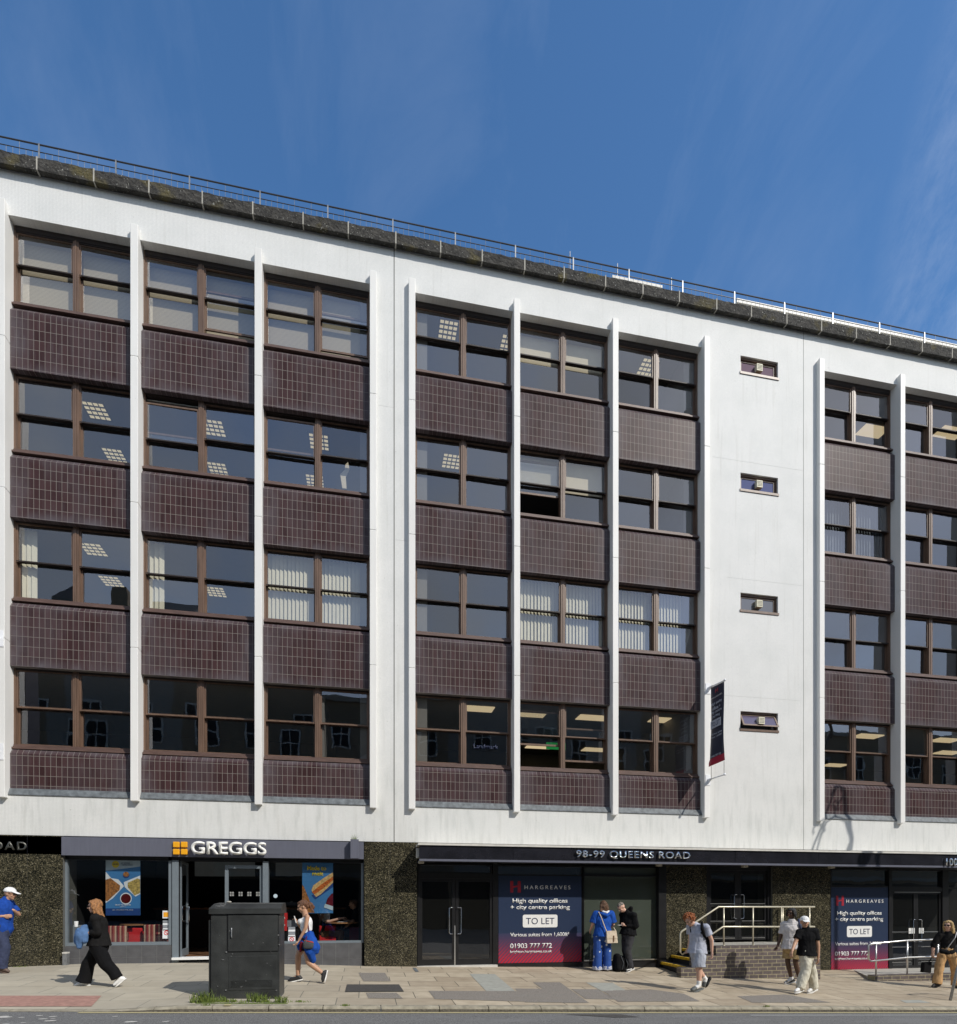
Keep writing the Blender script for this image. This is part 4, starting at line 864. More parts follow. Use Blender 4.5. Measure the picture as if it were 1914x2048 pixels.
shape('backdrop', t, q, [(0, 0), (1, 0), (1, .13), (0, .21)], 'poster_pale', .003)
shape('footer', t, q, [(0, .875), (1, .875), (1, 1), (0, 1)], 'poster_navy', .003)
disc('price_roundel', t, q, .285, .095, .105, .062, 'poster_yellow')
shape('box', t, q, [(0, .23), (.16, .34), (.36, .36), (.53, .48), (.2, .70), (0, .78)], 'poster_white', .004)
shape('food', t, q, [(0, .37), (.14, .34), (.42, .47), (.40, .55), (.05, .745), (0, .74)], 'fried', .007)
shape('box', t, q, [(.52, .41), (1, .29), (1, .62), (.86, .665), (.55, .5)], 'poster_white', .004)
shape('food', t, q, [(.64, .42), (.92, .34), (1, .36), (1, .60), (.84, .645), (.64, .50)], 'chips', .007)
disc('shadow', t, q, .59, .29, .095, .05, 'poster_navy', .004); disc('dip_pot', t, q, .59, .27, .085, .045, 'fried', .008); disc('saucer', t, q, .585, .70, .17, .105, 'poster_white', .005); disc('sauce', t, q, .585, .70, .145, .085, 'sauce', .009)
for s, u, v, wd, ht, m in (('£4.95', .285, .095, .15, .03, 'navy_text'), ('HOT GOODIES', .57, .075, .26, .022, 'navy_text'), ('+ DIPPING SAUCE', .61, .105, .34, .022, 'navy_text'), ('ASK AT THE COUNTER', .5, .815, .46, .025, 'poster_white'), ('available here', .5, .845, .18, .014, 'poster_white'), ('ENJOY A HOT DIP SAUCE AT THE COUNTER', .5, .905, .6, .017, 'poster_white')):
    text('lettering', s, m, t, P2(q, u, v, .009), (b_-a)*wd, (d_-c)*ht, .001, .01)
t, a, b_, c, d_ = poster_base(604.5, 666, 1721.5, 1826.5, 'blue poster of a toasted baguette reading Made to melt', 'poster_blue'); q = (a, b_, c, d_)
for s, u, v, wd, ht in (('Made to', .47, .145, .62, .085), ('melt', .5, .25, .36, .075)): text('lettering', s, 'poster_yellow', t, P2(q, u, v, .008), (b_-a)*wd, (d_-c)*ht, .001, .035)
shape('triangle', t, q, [(0, .46), (.05, .49), (.4, .99), (.0, .99)], 'fried', .004)
shape('shadow', t, q, [(.3, .66), (.42, .74), (1, .5), (1, .42), (.5, .6)], 'poster_navy', .004)
shape('bread', t, q, [(.3, .56), (.36, .47), (.7, .33), (1, .22), (1, .32), (.6, .47), (.34, .61)], 'bread', .007); shape('filling', t, q, [(.31, .60), (.6, .46), (1, .30), (1, .37), (.66, .54), (.4, .64)], 'melt', .009); shape('bread', t, q, [(.37, .64), (.66, .54), (1, .37), (1, .42), (.6, .64), (.45, .69)], 'bread', .008)
shape('bottle', t, q, [(.76, .88), (.82, .72), (.95, .63), (1, .62), (1, .95), (.72, .9)], 'burgundy', .006); shape('bottle_label', t, q, [(.74, .82), (1, .87), (1, .95), (.70, .89)], 'poster_pale', .009)
# stickers on the glass
def sticker(px, py, h, mat, name, w=.16, z2=None):
    p = W(px, py, Y1+.045); bm = B(); box(bm, p.x-w/2, p.x+w/2, Y1+.042, Y1+.046, p.z-h/2, p.z+h/2); return bm, p
for px, cy, lab, gl in ((333, 1849, 'strip of notices stuck low on the left bakery window glass', True), (583.5, 1862, 'strip of notices stuck low on the bakery glass by the ponytailed woman', False)):
    t = thing('glass_notices', W(px, cy+28, Y1+.045), lab, 'notice', 'notice strips on the bakery glass')
    if gl:
        bm, p = sticker(px, cy-20, .17, 0, ''); obj('notice', bm, 'poster_white', t); bm = B(); box(bm, p.x-.06, p.x+.06, Y1+.038, Y1+.041, p.z-.055, p.z+.05); obj('notice', bm, 'sticker_orange', t)
    for k in range(4): bm, p = sticker(px, cy-6+k*5.2, .05, 0, '', .15); obj('notice', bm, 'poster_white' if k % 2 else 'grey_fabric', t)
    bm, p = sticker(px, cy+19, .2, 0, ''); obj('notice', bm, 'poster_white', t)
    bm = B(); bmesh.ops.create_cone(bm, cap_ends=False, segments=20, radius1=.05, radius2=.05, depth=.003)
    ringm = [(v.co.copy()) for v in bm.verts]; bm.free(); bm = B()
    tube(bm, [(p.x+.045*math.cos(s), Y1+.038, p.z+.03+.045*math.sin(s)) for s in [2*math.pi*i/16 for i in range(17)]], .006, 6); tube(bm, [(p.x-.03, Y1+.038, p.z+.06), (p.x+.03, Y1+.038, p.z)], .005, 6); obj('no_smoking_symbol', bm, 'sign_red', t)
t = thing('glass_sticker', W(551, 1792, Y1+.045), 'small round white sticker on the bakery glass above the cabinet', 'sticker')
bm = B(); p = W(551, 1792, Y1+.04); tube(bm, [(p.x, Y1+.036, p.z), (p.x, Y1+.042, p.z)], .045, 20); obj('disc', bm, 'poster_pale', t)

# ---------------------------------------------------------------- inside the bakery
FZ = .33
bm = B(); box(bm, -6.3, -.1, Y1+.12, D+5.9, FZ-.1, FZ); obj('shop_floor', bm, 'shop_floor', bld)
def armchair(px, wd, zt, mat, label, group='low armchairs behind the bakery glass', yy=Y1+.35, dp=.5, legs=True):
    x = XW(px, yy); t = thing('armchair', (x, yy, FZ), label, 'armchair', group)
    bm = B(); box(bm, x-wd/2, x+wd/2, yy, yy+.09, FZ+.22, zt); o = obj('backrest', bm, mat, t); bv = o.modifiers.new('b', 'BEVEL'); bv.width = .03; bv.segments = 3
    bm = B(); box(bm, x-wd/2+.02, x+wd/2-.02, yy+.09, yy+dp, FZ+.22, FZ+.42); o = obj('seat', bm, mat, t); bv = o.modifiers.new('b', 'BEVEL'); bv.width = .03; bv.segments = 3
    for sx in (-1, 1):
        bm = B(); box(bm, x+sx*wd/2-(.08 if sx > 0 else 0), x+sx*wd/2+(0 if sx > 0 else .08), yy+.09, yy+dp, FZ+.4, FZ+.58); obj('armrest', bm, mat, t)
        for sy in (.04, dp-.04): bm = B(); cap(bm, (x+sx*(wd/2-.06), yy+sy, FZ+.25), (x+sx*(wd/2-.03), yy+sy, FZ), .022, .014, seg=8, round0=False, round1=False); obj('leg', bm, 'wood', t)
armchair(150, .36, 1.08, 'grey_fabric', 'grey armchair at the left end of the bakery window'); armchair(230, .46, 1.06, 'striped_fabric', 'striped armchair beside the woman in black, in shade')
armchair(306, .40, 1.08, 'striped_fabric', 'red striped armchair right of the plain red one', yy=Y1+.33); armchair(268, .32, 1.0, 'red_fabric', 'plain red armchair under the blue poster of boxed snacks', yy=Y1+.5)
armchair(655, .4, 1.02, 'red_fabric', 'red armchair half hidden behind the ponytailed woman', yy=Y1+.7); armchair(716, .42, .98, 'burgundy', 'burgundy armchair in the dark right corner of the bakery', yy=Y1+.7)
def table(px, w, z, label, yy):
    x = XW(px, yy); t = thing('cafe_table', (x, yy, FZ), label, 'table', 'small tables in the bakery'); bm = B(); tube(bm, [(x, yy, z-.03), (x, yy, z)], w/2, 24); obj('table_top', bm, 'wood', t)
    bm = B(); tube(bm, [(x, yy, FZ+.02), (x, yy, z-.03)], .03, 10); tube(bm, [(x, yy, FZ), (x, yy, FZ+.02)], .2, 20); obj('pedestal', bm, 'black_metal', t); return x
table(268, .6, 1.07, 'small round cafe table behind the red armchair', Y1+1.15); xt = table(684, .8, 1.10, 'round cafe table with the seated customers', Y1+.75)
t = thing('food_wrapper', (xt+.02, Y1+.6, 1.1), 'open white paper wrapper lying on the cafe table', 'wrapper'); bm = B(); prism(bm, [(xt-.1, Y1+.5, 1.104), (xt+.12, Y1+.5, 1.104), (xt+.14, Y1+.66, 1.12), (xt-.06, Y1+.68, 1.11)], (0, 0, .006)); obj('paper', bm, 'paper_white', t)
t = thing('bakery_counter', (-3.4, D+3.6, FZ), 'dark serving counter at the back of the bakery', 'counter'); bm = B(); box(bm, -5.6, -.6, D+3.5, D+4.1, FZ, FZ+1.05); obj('front', bm, 'black_metal', t); bm = B(); box(bm, -5.65, -.55, D+3.45, D+4.15, FZ+1.05, FZ+1.1); obj('worktop', bm, 'wood', t)
for px, lab in ((470, 'menu screen above the counter over the fixed door leaf'), (590, 'menu screen above the counter left of the Made to melt poster'), (430, 'menu screen above the counter behind the open doorway')):
    p = W(px, 1732, D+4.3); t = thing('menu_board', p, lab, 'menu board', 'menu screens above the counter'); bm = B(); box(bm, p.x-.55, p.x+.55, p.y, p.y+.04, p.z-.3, p.z+.3); obj('screen', bm, 'menu_glow', t)
t = thing('card_display', W(565, 1872, Y1+.5), 'red cardboard display stand printed with white hearts', 'display stand'); p = W(565, 1843, Y1+.45)
bm = B(); box(bm, p.x-.11, p.x+.1, p.y, p.y+.15, p.z-.22, p.z+.2); obj('board', bm, 'sign_red', t)
for dz in (.08, -.09):
    bm = B(); ell(bm, (p.x-.01, p.y-.004, p.z+dz), (.032, .004, .03)); ell(bm, (p.x+.028, p.y-.004, p.z+dz+.004), (.03, .004, .028)); obj('heart', bm, 'paper_white', t)
t = thing('bin_unit', W(585, 1882, Y1+.6), 'grey waste bin unit behind the notices', 'bin'); p = W(583, 1855, Y1+.5); bm = B(); box(bm, p.x-.17, p.x+.17, p.y, p.y+.3, FZ, p.z+.2); obj('cabinet', bm, 'black_metal', t); bm = B(); box(bm, p.x-.14, p.x+.14, p.y-.01, p.y, p.z+.02, p.z+.17); obj('flap', bm, 'grey_fabric', t)
t = thing('drain_box', W(132, 1931, D-.1), 'battered galvanised pipe box at the foot of the stone pier', 'pipe box'); p = W(132.5, 1917, D-.1); bm = B(); box(bm, p.x-.055, p.x+.03, D-.14, D-.03, .2, .52); o = obj('casing', bm, 'galvanised', t); bm = B(); box(bm, p.x-.06, p.x+.035, D-.145, D-.03, .5, .53); obj('lid', bm, 'pale_trim', t)

# ---------------------------------------------------------------- steps, brick platform walls, ramp and handrails
YB = 12.75
st = thing('entrance_steps', (9.2, YB, -.2), 'dark brick entrance platform with three yellow edged steps', 'steps')
zpl = W(1520, 1891, YB).z; zmid = W(1420, 1910.5, YB).z; zlow = W(1375, 1935.5, YB).z
xL, xm1, xm2, xR_ = XW(1362, YB), XW(1388, YB), XW(1432, YB), XW(1640.7, YB)
bm = B(); zbt = -.6
box(bm, xL, xm1-.0005, YB, YB+.2, zbt, zlow); box(bm, xm1, xm2-.0005, YB+.0003, YB+.2, zbt, zmid); box(bm, xm2, xR_, YB, YB+.22, zbt, zpl); box(bm, xR_-.2, xR_, YB+.22, D-.03, zbt, zpl)
obj('brick_wall', bm, 'dark_brick', st)
bm = B(); box(bm, xm2+.25, xR_-.2, YB+.22, D+.1, zbt, zpl-.02); obj('landing', bm, 'concrete', st)
xs0 = 7.42
tz = [W(1326, 1932.5, D-.1).z, W(1344, 1921, D-.1).z, W(1366, 1910, D-.1).z]
tz = [.055, .225, .395]
for k in range(3):
    bm = B(); x0 = xs0+.285*k; box(bm, x0+.06, xm2+.3, YB+.2, D-.02, zbt, tz[k]-.001); obj('tread', bm, 'step_dark', st)
    bm = B(); box(bm, x0, x0+.065, YB+.2, D-.03, tz[k]-.055, tz[k]+.004); obj('nosing', bm, 'step_yellow', st)
rt = thing('handrail', (10, YB+.1, .3), 'white tubular handrail along the brick entrance platform', 'handrail')
yr = YB+.1
def wr(px, py, y=yr): return W(px, py, y)
bm = B()
xe = 1629
pts = [wr(xe, 1813.8), wr(1437, 1813.8), wr(1363, 1863), wr(1360.5, 1867), wr(1360.5, 1904), wr(1364, 1909.5), wr(1446, 1853.5), wr(xe, 1853.5)]
for p in pts: p.y = yr
tube(bm, pts, .021, 10); e = pts[0]; tube(bm, [e+Vector((-.001, 0, 0)), (e.x-.001, D-.1, e.z)], .021, 10); e = pts[-1]; tube(bm, [e+Vector((-.001, 0, 0)), (e.x-.001, D-.1, e.z)], .021, 10)
obj('rail', bm, 'painted_rail', rt, smooth=True)
for px in (1447.5, 1506, 1563, 1619):
    a = wr(px, 1814); bm = B(); tube(bm, [(a.x, yr, zpl-.05), (a.x, yr, a.z)], .017, 10); tube(bm, [(a.x, yr, zpl), (a.x, yr, zpl+.012)], .035, 12); obj('post', bm, 'painted_rail', rt, smooth=True)
a = wr(xe, 1814); bm = B(); tube(bm, [(a.x, D-.12, zpl-.05), (a.x, D-.12, a.z)], .017, 10); obj('post', bm, 'painted_rail', rt, smooth=True)
YR = 12.55
rp_ = thing('access_ramp', (16, YR, -.4), 'low brick edged ramp with pale concrete top before the right entrance', 'ramp')
zrt = W(1800, 1950, YR).z; xr0 = XW(1750, YR)
bm = B(); box(bm, xr0, XR, YR, YR+.22, -1.6, zrt); obj('brick_wall', bm, 'dark_brick', rp_)
bm = B(); xa = XW(1782, D); v = [(xr0+.05, YR+.22), (XR, YR+.22), (XR, D+.1), (13.2, D+.1)]
a = [bm.verts.new((x, y, -1.6)) for x, y in v]; b_ = [bm.verts.new((v[0][0], v[0][1], zrt-.06)), bm.verts.new((v[1][0], v[1][1], zrt-.02)), bm.verts.new((v[2][0], v[2][1], zth3-.01)), bm.verts.new((v[3][0], v[3][1], gz(13.2, D)-.0))]
bm.faces.new(b_)
for i in range(4): bm.faces.new([a[i], a[(i+1) % 4], b_[(i+1) % 4], b_[i]])
bmesh.ops.recalc_face_normals(bm, faces=bm.faces); obj('ramp_deck', bm, 'concrete', rp_)
rr = thing('handrail', (15.5, YR+.1, -.3), 'steel tubular ramp handrail in front of the right TO LET banner', 'handrail'); yq = YR+.1
bm = B(); pts = [W(*q, yq) for q in ((2300, 1874), (1877, 1878.8), (1815, 1880.8), (1742, 1887.5), (1737, 1891), (1737, 1918), (1742, 1922.5), (1815, 1915), (1872, 1913.2), (2300, 1908))]
tube(bm, pts, .022, 10); obj('rail', bm, 'steel', rr, smooth=True)
for px, py in ((1752, 1887), (1814.5, 1881), (1876, 1879), (1940, 1878)):
    a = W(px, py, yq); bm = B(); tube(bm, [(a.x, yq, zrt-.05), (a.x, yq, a.z)], .02, 10); obj('post', bm, 'steel', rr, smooth=True)

# ---------------------------------------------------------------- street cabinet
pc = ground(559, 1998); yc = pc.y; kq = ZC(490, yc)/F
cb = thing('street_cabinet', (XW(490, yc), yc, gz(pc.x, yc)), 'tall scuffed black street utility cabinet with sloping lid', 'cabinet')
def wc(px, py, dy=0): return W(px, py, yc+dy)
x0, x1 = XW(422, yc), XW(559, yc); dp = .58; zg = -.25
zl0, zl1 = wc(490, 1827.5).z, wc(490, 1817).z
bm = B(); box(bm, x0, x1, yc, yc+dp, zg+.3, zl0+.01); o = obj('body', bm, 'cabinet_green_black', cb)
bm = B(); box(bm, x0-.005, x1+.002, yc+.02, yc+dp-.02, zg-.2, zg+.31+.05); obj('plinth', bm, 'concrete', cb).data.materials[0] = MAT['joint_dark']
bm = B(); prism(bm, [(x0-.025, yc-.03, zl0), (x0-.025, yc-.03, zl1), (x0-.025, yc+.12, zl1+.075), (x0-.025, yc+dp-.1, zl1+.09), (x0-.025, yc+dp+.02, zl1), (x0-.025, yc+dp+.02, zl0)], (x1-x0+.055, 0, 0))
for v in bm.verts:
    if v.co.z > zl1+.05: v.co.x += .045 if v.co.x < (x0+x1)/2 else -.0
o = obj('lid', bm, 'cabinet_green_black', cb)
def cpanel(name, a, b_, c, d_, pr=.012, gap=True):
    bm = B(); p, q = wc(a, d_), wc(b_, c); box(bm, p.x, q.x, yc-pr, yc+.01, p.z, q.z); o = obj(name, bm, 'cabinet_green_black', cb); bv = o.modifiers.new('b', 'BEVEL'); bv.width = .004; bv.segments = 2; return o
bm = B(); p, q = wc(453.5, 1905), wc(557, 1828.6); box(bm, p.x, q.x, yc-.002, yc+.01, p.z, q.z); obj('door_gap', bm, 'black_metal', cb)
dr = cpanel('door', 456.5, 555.5, 1830.5, 1903); cpanel('door', 457.5, 553, 1911, 1981, .006)
bm = B(); a = wc(464, 1873); tube(bm, [(a.x, yc-.02, a.z-.02), (a.x, yc-.035, a.z), (a.x, yc-.035, a.z+.11), (a.x, yc-.02, a.z+.13)], .009, 8); obj('handle', bm, 'galvanised', dr)
for i in range(6): bm = B(); p, q = wc(462, 1974-i*2.4), wc(545, 1973-i*2.4); box(bm, p.x, q.x, yc-.012, yc, p.z, q.z+.008); obj('louvre', bm, 'cabinet_green_black', cb)
bm = B(); box(bm, x0-.04, x0, yc+.03, yc+.09, zg+.35, zl0-.1); box(bm, x0-.02, x0-.001, yc+.1, yc+dp-.1, zg+.4, zl0-.12); obj('side_door', bm, 'cabinet_green_black', cb)
bm = B()
for i in range(20):
    u, v = random.uniform(425, 556), random.uniform(1832, 1980); p = wc(u, v); s = random.uniform(.002, .006); box(bm, p.x-s*random.choice((1, 1.5, 4)), p.x+s, yc-.0135, yc-.011, p.z-s, p.z+s*random.choice((1, 1, 2.2)))
for px, py in ((453, 1904), (452, 1980), (553, 1980.5), (557, 1870), (559, 1889)): p = wc(px, py); box(bm, p.x-.01, p.x+.01, yc-.015, yc-.009, p.z-.009, p.z+.009)
obj('scuffs', bm, 'scuff', cb)
bm = B()
for i in range(9):
    x = XW(430+random.uniform(0, 14), yc); s = random.uniform(.03, .08); tube(bm, [(x+random.uniform(-.04, .08), yc+.0+i*.012, zl1+.018+.045*(i*.012+.03)/.1*.5+.002), (x+s, yc+.02+i*.012, zl1+.03+i*.006)], .004, 5)
obj('graffiti', bm, 'scuff', cb)
bm = B(); p = W(458, 1805.5, yc+.3); ell(bm, (p.x, yc+.3, zl1+.1), (.04, .03, .018)); p = W(553, 1809, yc+.2); obj('pebble', bm, 'concrete', cb)

# ---------------------------------------------------------------- weeds round the cabinet and in the joints
def tufts(name, spots, mat='grass'):
    bm = B()
    for x, y, h, n, r in spots:
        for i in range(n):
            a = random.uniform(0, 6.28); rr_ = random.uniform(0, r); bx, by = x+rr_*math.cos(a), y+rr_*math.sin(a)*.35; z = gz(bx, by) if by > YK+.02 else zt(bx)
            hh = h*random.uniform(.35, 1); ln = Vector((random.uniform(-1, 1), random.uniform(-1, .5), 0))*hh*random.uniform(.2, .8); wd = random.uniform(.0025, .006)
            p0 = Vector((bx, by, z-.004)); p1 = p0+ln*.35+Vector((0, 0, hh*.6)); p2 = p0+ln+Vector((0, 0, hh*.85)); s = Vector((wd, 0, 0)) if random.random() < .6 else Vector((0, wd, 0))
            v = [bm.verts.new(q_) for q_ in (p0-s, p0+s, p1+s*.8, p1-s*.8, p2)]; bm.faces.new(v[:4]); bm.faces.new([v[3], v[2], v[4]])
    o = obj(name, bm, mat); tag(o, 'ragged green grass and weeds growing round the cabinet foot and kerb joints', 'grass', kind='stuff'); return o
yy = YK+.2; sp = []
for px, h, n in ((404, .2, 150), (412, .27, 70), (418, .09, 120), (432, .14, 60), (448, .12, 60), (455, .09, 80), (470, .08, 30), (485, .07, 30), (515, .2, 110), (522, .16, 70), (530, .06, 60), (560, .15, 100), (600, .05, 50)): sp.append((XW(px, yy+.12), yy+.06+random.uniform(0, .1), h, n, .16))
for px in (413, 690, 1530): sp.append((XW(px, YK+.08), YK+.05, .045, 50, .07))
for px in (600, 601, 599): sp.append((XW(px, yy+.3), yy+.2, .03, 40, .05))
sp += [(XW(705, D-.2), D-.24, .0, 1, .01), (XW(40, D-.1), D-.1, .05, 30, .12)]
tufts('grass', sp)
bm = B()
for px in (400, 425, 450, 475, 505, 530, 552, 562):
    x = XW(px, yy); bmesh.ops.create_icosphere(bm, subdivisions=2, radius=.09, matrix=Matrix.Translation((x+random.uniform(-.05, .05), yy+.02, zt(x)-.002)) @ Matrix.Diagonal((1.6, .5, .16, 1)))
for v in bm.verts: v.co += Vector((noise.noise(v.co*20)*.02, noise.noise(v.co*23)*.01, noise.noise(v.co*30)*.006))
o = obj('moss', bm, 'moss'); tag(o, 'low mossy soil along the kerb in front of the cabinet', 'moss', kind='stuff')
bm = B()
for i in range(26):
    x = XW(705+random.uniform(-3, 8), D-.2); p0 = Vector((x, D-.2, 3.02)); p2 = p0+Vector((random.uniform(-.12, .14), random.uniform(-.05, .02), random.uniform(.04, .16))); s = Vector((.003, 0, 0)); v = [bm.verts.new(q_) for q_ in (p0-s, p0+s, p2)]; bm.faces.new(v)
o = obj('weed', bm, 'grass'); tag(o, 'small weed growing on top of the grey shop fascia end box', 'weed')

# ---------------------------------------------------------------- roof railing and roof sheds
rl = thing('roof_railing', (5, D+.02, 17.2), 'thin metal railing along the roof edge', 'railing')
YQ = D+.02
bm = B(); tube(bm, [(XL, YQ, 17.625), (XR, YQ, 17.625)], .015, 8); obj('top_rail', bm, 'rail_dark', rl)
bm = B(); tube(bm, [(XL, YQ, 17.47), (XR, YQ, 17.47)], .009, 6); obj('middle_rail', bm, 'rail_dark', rl)
xp = XW(78.3, YQ); px2 = XW(232, YQ); sp_ = (px2-xp); x = xp-4*sp_; i = 0
while x < XR:
    bm = B(); box(bm, x-.014, x+.014, YQ-.014, YQ+.014, 17.19, 17.64); obj('post', bm, 'galvanised', rl)
    bm = B()
    for j in range(1, 12): q_ = x+sp_*j/12; tube(bm, [(q_, YQ, 17.2), (q_, YQ, 17.61 if j in (3, 6, 9) else 17.47)], .0045, 5)
    obj('baluster_panel', bm, 'galvanised', rl); x += sp_; i += 1
def shed(px0, px1, y, z1, label, h=.2):
    x0 = XW(px0, y); x1 = XW(px1, y) if px1 < 1914 else XR; t = thing('roof_duct', ((x0+x1)/2, y, z1-h), label, 'roof duct', 'white ducts on the roof')
    bm = B(); box(bm, x0, x1, y, y+.5, z1-h*.55, z1); obj('casing', bm, 'pale_trim', t)
    bm = B(); box(bm, x0+.03, x1, y+.04, y+.5, z1-h*.9, z1-h*.57); box(bm, x0, x1, y+.01, y+.5, 17.0, z1-h*.92); obj('louvre', bm, 'pale_trim', t)
p = W(1480, 597, D+.6); shed(1474, 1914, D+.6, p.z, 'long white duct on the roof at the right behind the railing')
shed(1225, 1325, D+.6, W(1320, 565, D+.6).z-.06, 'short white duct on the roof left of the long one', .12)
for px, py in ((1140, 503), (1235, 527), (1343, 556)):
    p = W(px, py, D+.9); t = thing('roof_post', (p.x, p.y, 17), 'thin pale post standing on the roof behind the railing', 'post', 'thin posts behind the roof railing'); bm = B(); tube(bm, [(p.x, p.y, 17), p], .011, 6); obj('pole', bm, 'galvanised', t)

# ---------------------------------------------------------------- vertical banner on the fin, brackets on the left fin
xb = FINS[8]+.02; yf = D-.125
bn = thing('hanging_banner', (xb, yf, 5.4), 'narrow navy and red TO LET banner on white arms beside the pier', 'banner')
def arm(zw, zo, yo, par):
    bm = B(); box(bm, xb-.07, xb+.07, yf-.012, yf, zw-.14, zw+.13); obj('bracket_plate', bm, 'white_bracket', par)
    bm = B(); prism(bm, [(xb-.01, yf-.01, zw-.1), (xb-.01, yf-.01, zw+.03), (xb-.01, yf-.22, zw+.01)], (.02, 0, 0)); bmesh.ops.recalc_face_normals(bm, faces=bm.faces); obj('gusset', bm, 'white_bracket', par)
    bm = B(); tube(bm, [(xb, yf, zw), (xb, yo, zo)], .016, 10); ell(bm, (xb, yo-.01, zo), (.032, .03, .032)); obj('arm', bm, 'white_bracket', par, smooth=True)
yo = yf-.72
zt1_ = W(1459.5, 1361.5, yo).z; zb1_ = W(1458.5, 1549.5, yo).z
zw1 = W(1416, 1377, yf).z; zw2 = W(1413, 1560, yf).z
arm(zw1, zt1_, yo, bn); arm(zw2, zb1_, yo, bn)
ztp, zbt_ = zt1_-.02, W(1457, 1520, yo).z
ya, yb2 = yf-.13, yo+.02
bm = B(); n = 22; rows = []
dzw = (zw1-zt1_)*.8
for i in range(n+1):
    v_ = i/n; row = []
    for j in range(7):
        s = j/6; y_ = ya+(yb2-ya)*s; sg = .03*math.sin(v_*5+s*2)*(v_)
        z_ = ztp+(dzw*(1-s))*(1-v_)+(zbt_-.0-ztp)*v_+(-.035*(1-s))*v_
        row.append(bm.verts.new((xb+sg, y_+(.05*(1-s) if v_ > .93 else 0), z_)))
    rows.append(row)
for i in range(n):
    for j in range(6): bm.faces.new([rows[i][j], rows[i+1][j], rows[i+1][j+1], rows[i][j+1]]).material_index = 1 if i >= n-2 else 0
cl = obj('cloth', bm, ['banner_navy', 'banner_red'], bn, smooth=True); so_ = cl.modifiers.new('s', 'SOLIDIFY'); so_.thickness = .004
ym = (ya+yb2)/2; wd_ = abs(ya-yb2)
def bt(s, py, h, wd, m='paper_white', bold=.01, sp=1):
    z = W(1442, py, ym).z; text('lettering', s, m, bn, (xb-.018-.03*abs(math.sin((ztp-z)/(ztp-zbt_)*5))*(ztp-z)/(ztp-zbt_), ym, z), wd*wd_, h, .002, bold, FACE_W, sp)
bt('H', 1381, .10, .2, 'dark_red', .03); bt('HARGREAVES', 1393, .035, .8, 'paper_white', 0, 1.4)
for s, py, wd in (('High quality', 1406, .82), ('offices +', 1415, .6), ('city centre', 1423.5, .8), ('parking', 1431.5, .55)): bt(s, py, .085, wd, 'grey_shorts', .02)
z = W(1442, 1447, ym).z; bm = B(); box(bm, xb-.045, xb-.041, ya-.06, yb2+.06, z-.1, z+.1); obj('label_plate', bm, 'grey_shorts', bn)
text('lettering', 'TO LET', 'navy_text', bn, (xb-.047, ym, z), wd_*.62, .11, .002, .0, FACE_W)
for s, py, wd in (('Various suites', 1466, .8), ('from 1,600ft²', 1472.5, .8), ('01903 777 772', 1511, .8)): bt(s, py, .05, wd, 'grey_shorts', .015)
for yv in (ya-.02, yb2+.0):
    bm = B(); zt_a = zbt_-.03; tz_ = zw2+(zb1_-zw2)*(yf-yv)/(yf-yo); tube(bm, [(xb, yv, zt_a), (xb, yv, tz_)], .006, 6); obj('tie', bm, 'rail_dark', bn)
lb = thing('banner_bracket', (FINS[1], yf, 5), 'pair of empty white banner brackets on the fin at the left edge', 'bracket')
for py in (1277, 1503):
    z = W(2, py, yf).z; bm = B(); box(bm, FINS[1]-.07, FINS[1]+.06, yf-.012, yf, z-.17, z+.17); obj('bracket_plate', bm, 'white_bracket', lb)
    bm = B(); tube(bm, [(FINS[1]-.02, yf, z), (FINS[1]-.02, yf-.75, z+.05)], .016, 8); obj('arm', bm, 'white_bracket', lb)
bm = B(); z0, z1 = W(2, 1503, yf).z+.3, W(2, 1277, yf).z; box(bm, FINS[1]-.024, FINS[1]-.018, yf-.72, yf-.2, z0, z1); obj('cloth', bm, 'banner_navy', lb)

# ---------------------------------------------------------------- street lamp (its shadow falls on the right of the facade) and bicycle stand
YL = 9.9; XLp = 12.72+.842*(D-YL)
lp = thing('street_lamp', (XLp, YL, gz(XLp, YL)), 'ornate black street lamp outside the frame, seen by its scrolled shadow', 'street lamp')
def lam(name, bm): return obj(name, bm, 'black_metal', lp, smooth=True)
zg_ = gz(XLp, YL); dz_ = (D-YL)*1.105
def lq(x, z): return (x+.842*(D-YL), YL, z+dz_)              # the point whose shadow falls at x, z on the facade
bm = B(); tube(bm, [(XLp, YL, zg_), lq(12.72, 2.2), lq(12.86, 2.7), lq(13.06, 3.2)], .05, 12); tube(bm, [(XLp, YL, zg_), (XLp, YL, zg_+1.1)], .1, 14); tube(bm, [lq(12.72, 2.0), lq(12.72, 2.12)], .07, 12); lam('pole', bm)
def spiral(cx, cz, r0, r1, a0, a1, n=20): return [lq(cx+(r0+(r1-r0)*i/n)*math.cos(a0+(a1-a0)*i/n), cz+(r0+(r1-r0)*i/n)*math.sin(a0+(a1-a0)*i/n)) for i in range(n+1)]
bm = B(); tube(bm, [lq(13.06, 3.0), lq(13.10, 3.3), lq(13.04, 3.6), lq(13.0, 4.3), lq(12.97, 4.68), lq(12.86, 4.84), lq(12.72, 4.82), lq(12.6, 4.6)], .055, 8); lam('arm', bm)
bm = B(); tube(bm, [lq(12.72, 4.82), lq(12.5, 4.3), lq(12.2, 3.7), lq(11.95, 3.2), lq(11.85, 2.95)], .032, 8); tube(bm, [lq(13.02, 3.45), lq(12.9, 3.8), lq(12.6, 3.95), lq(12.3, 3.75), lq(12.1, 3.3), lq(12.0, 2.95)], .028, 8)
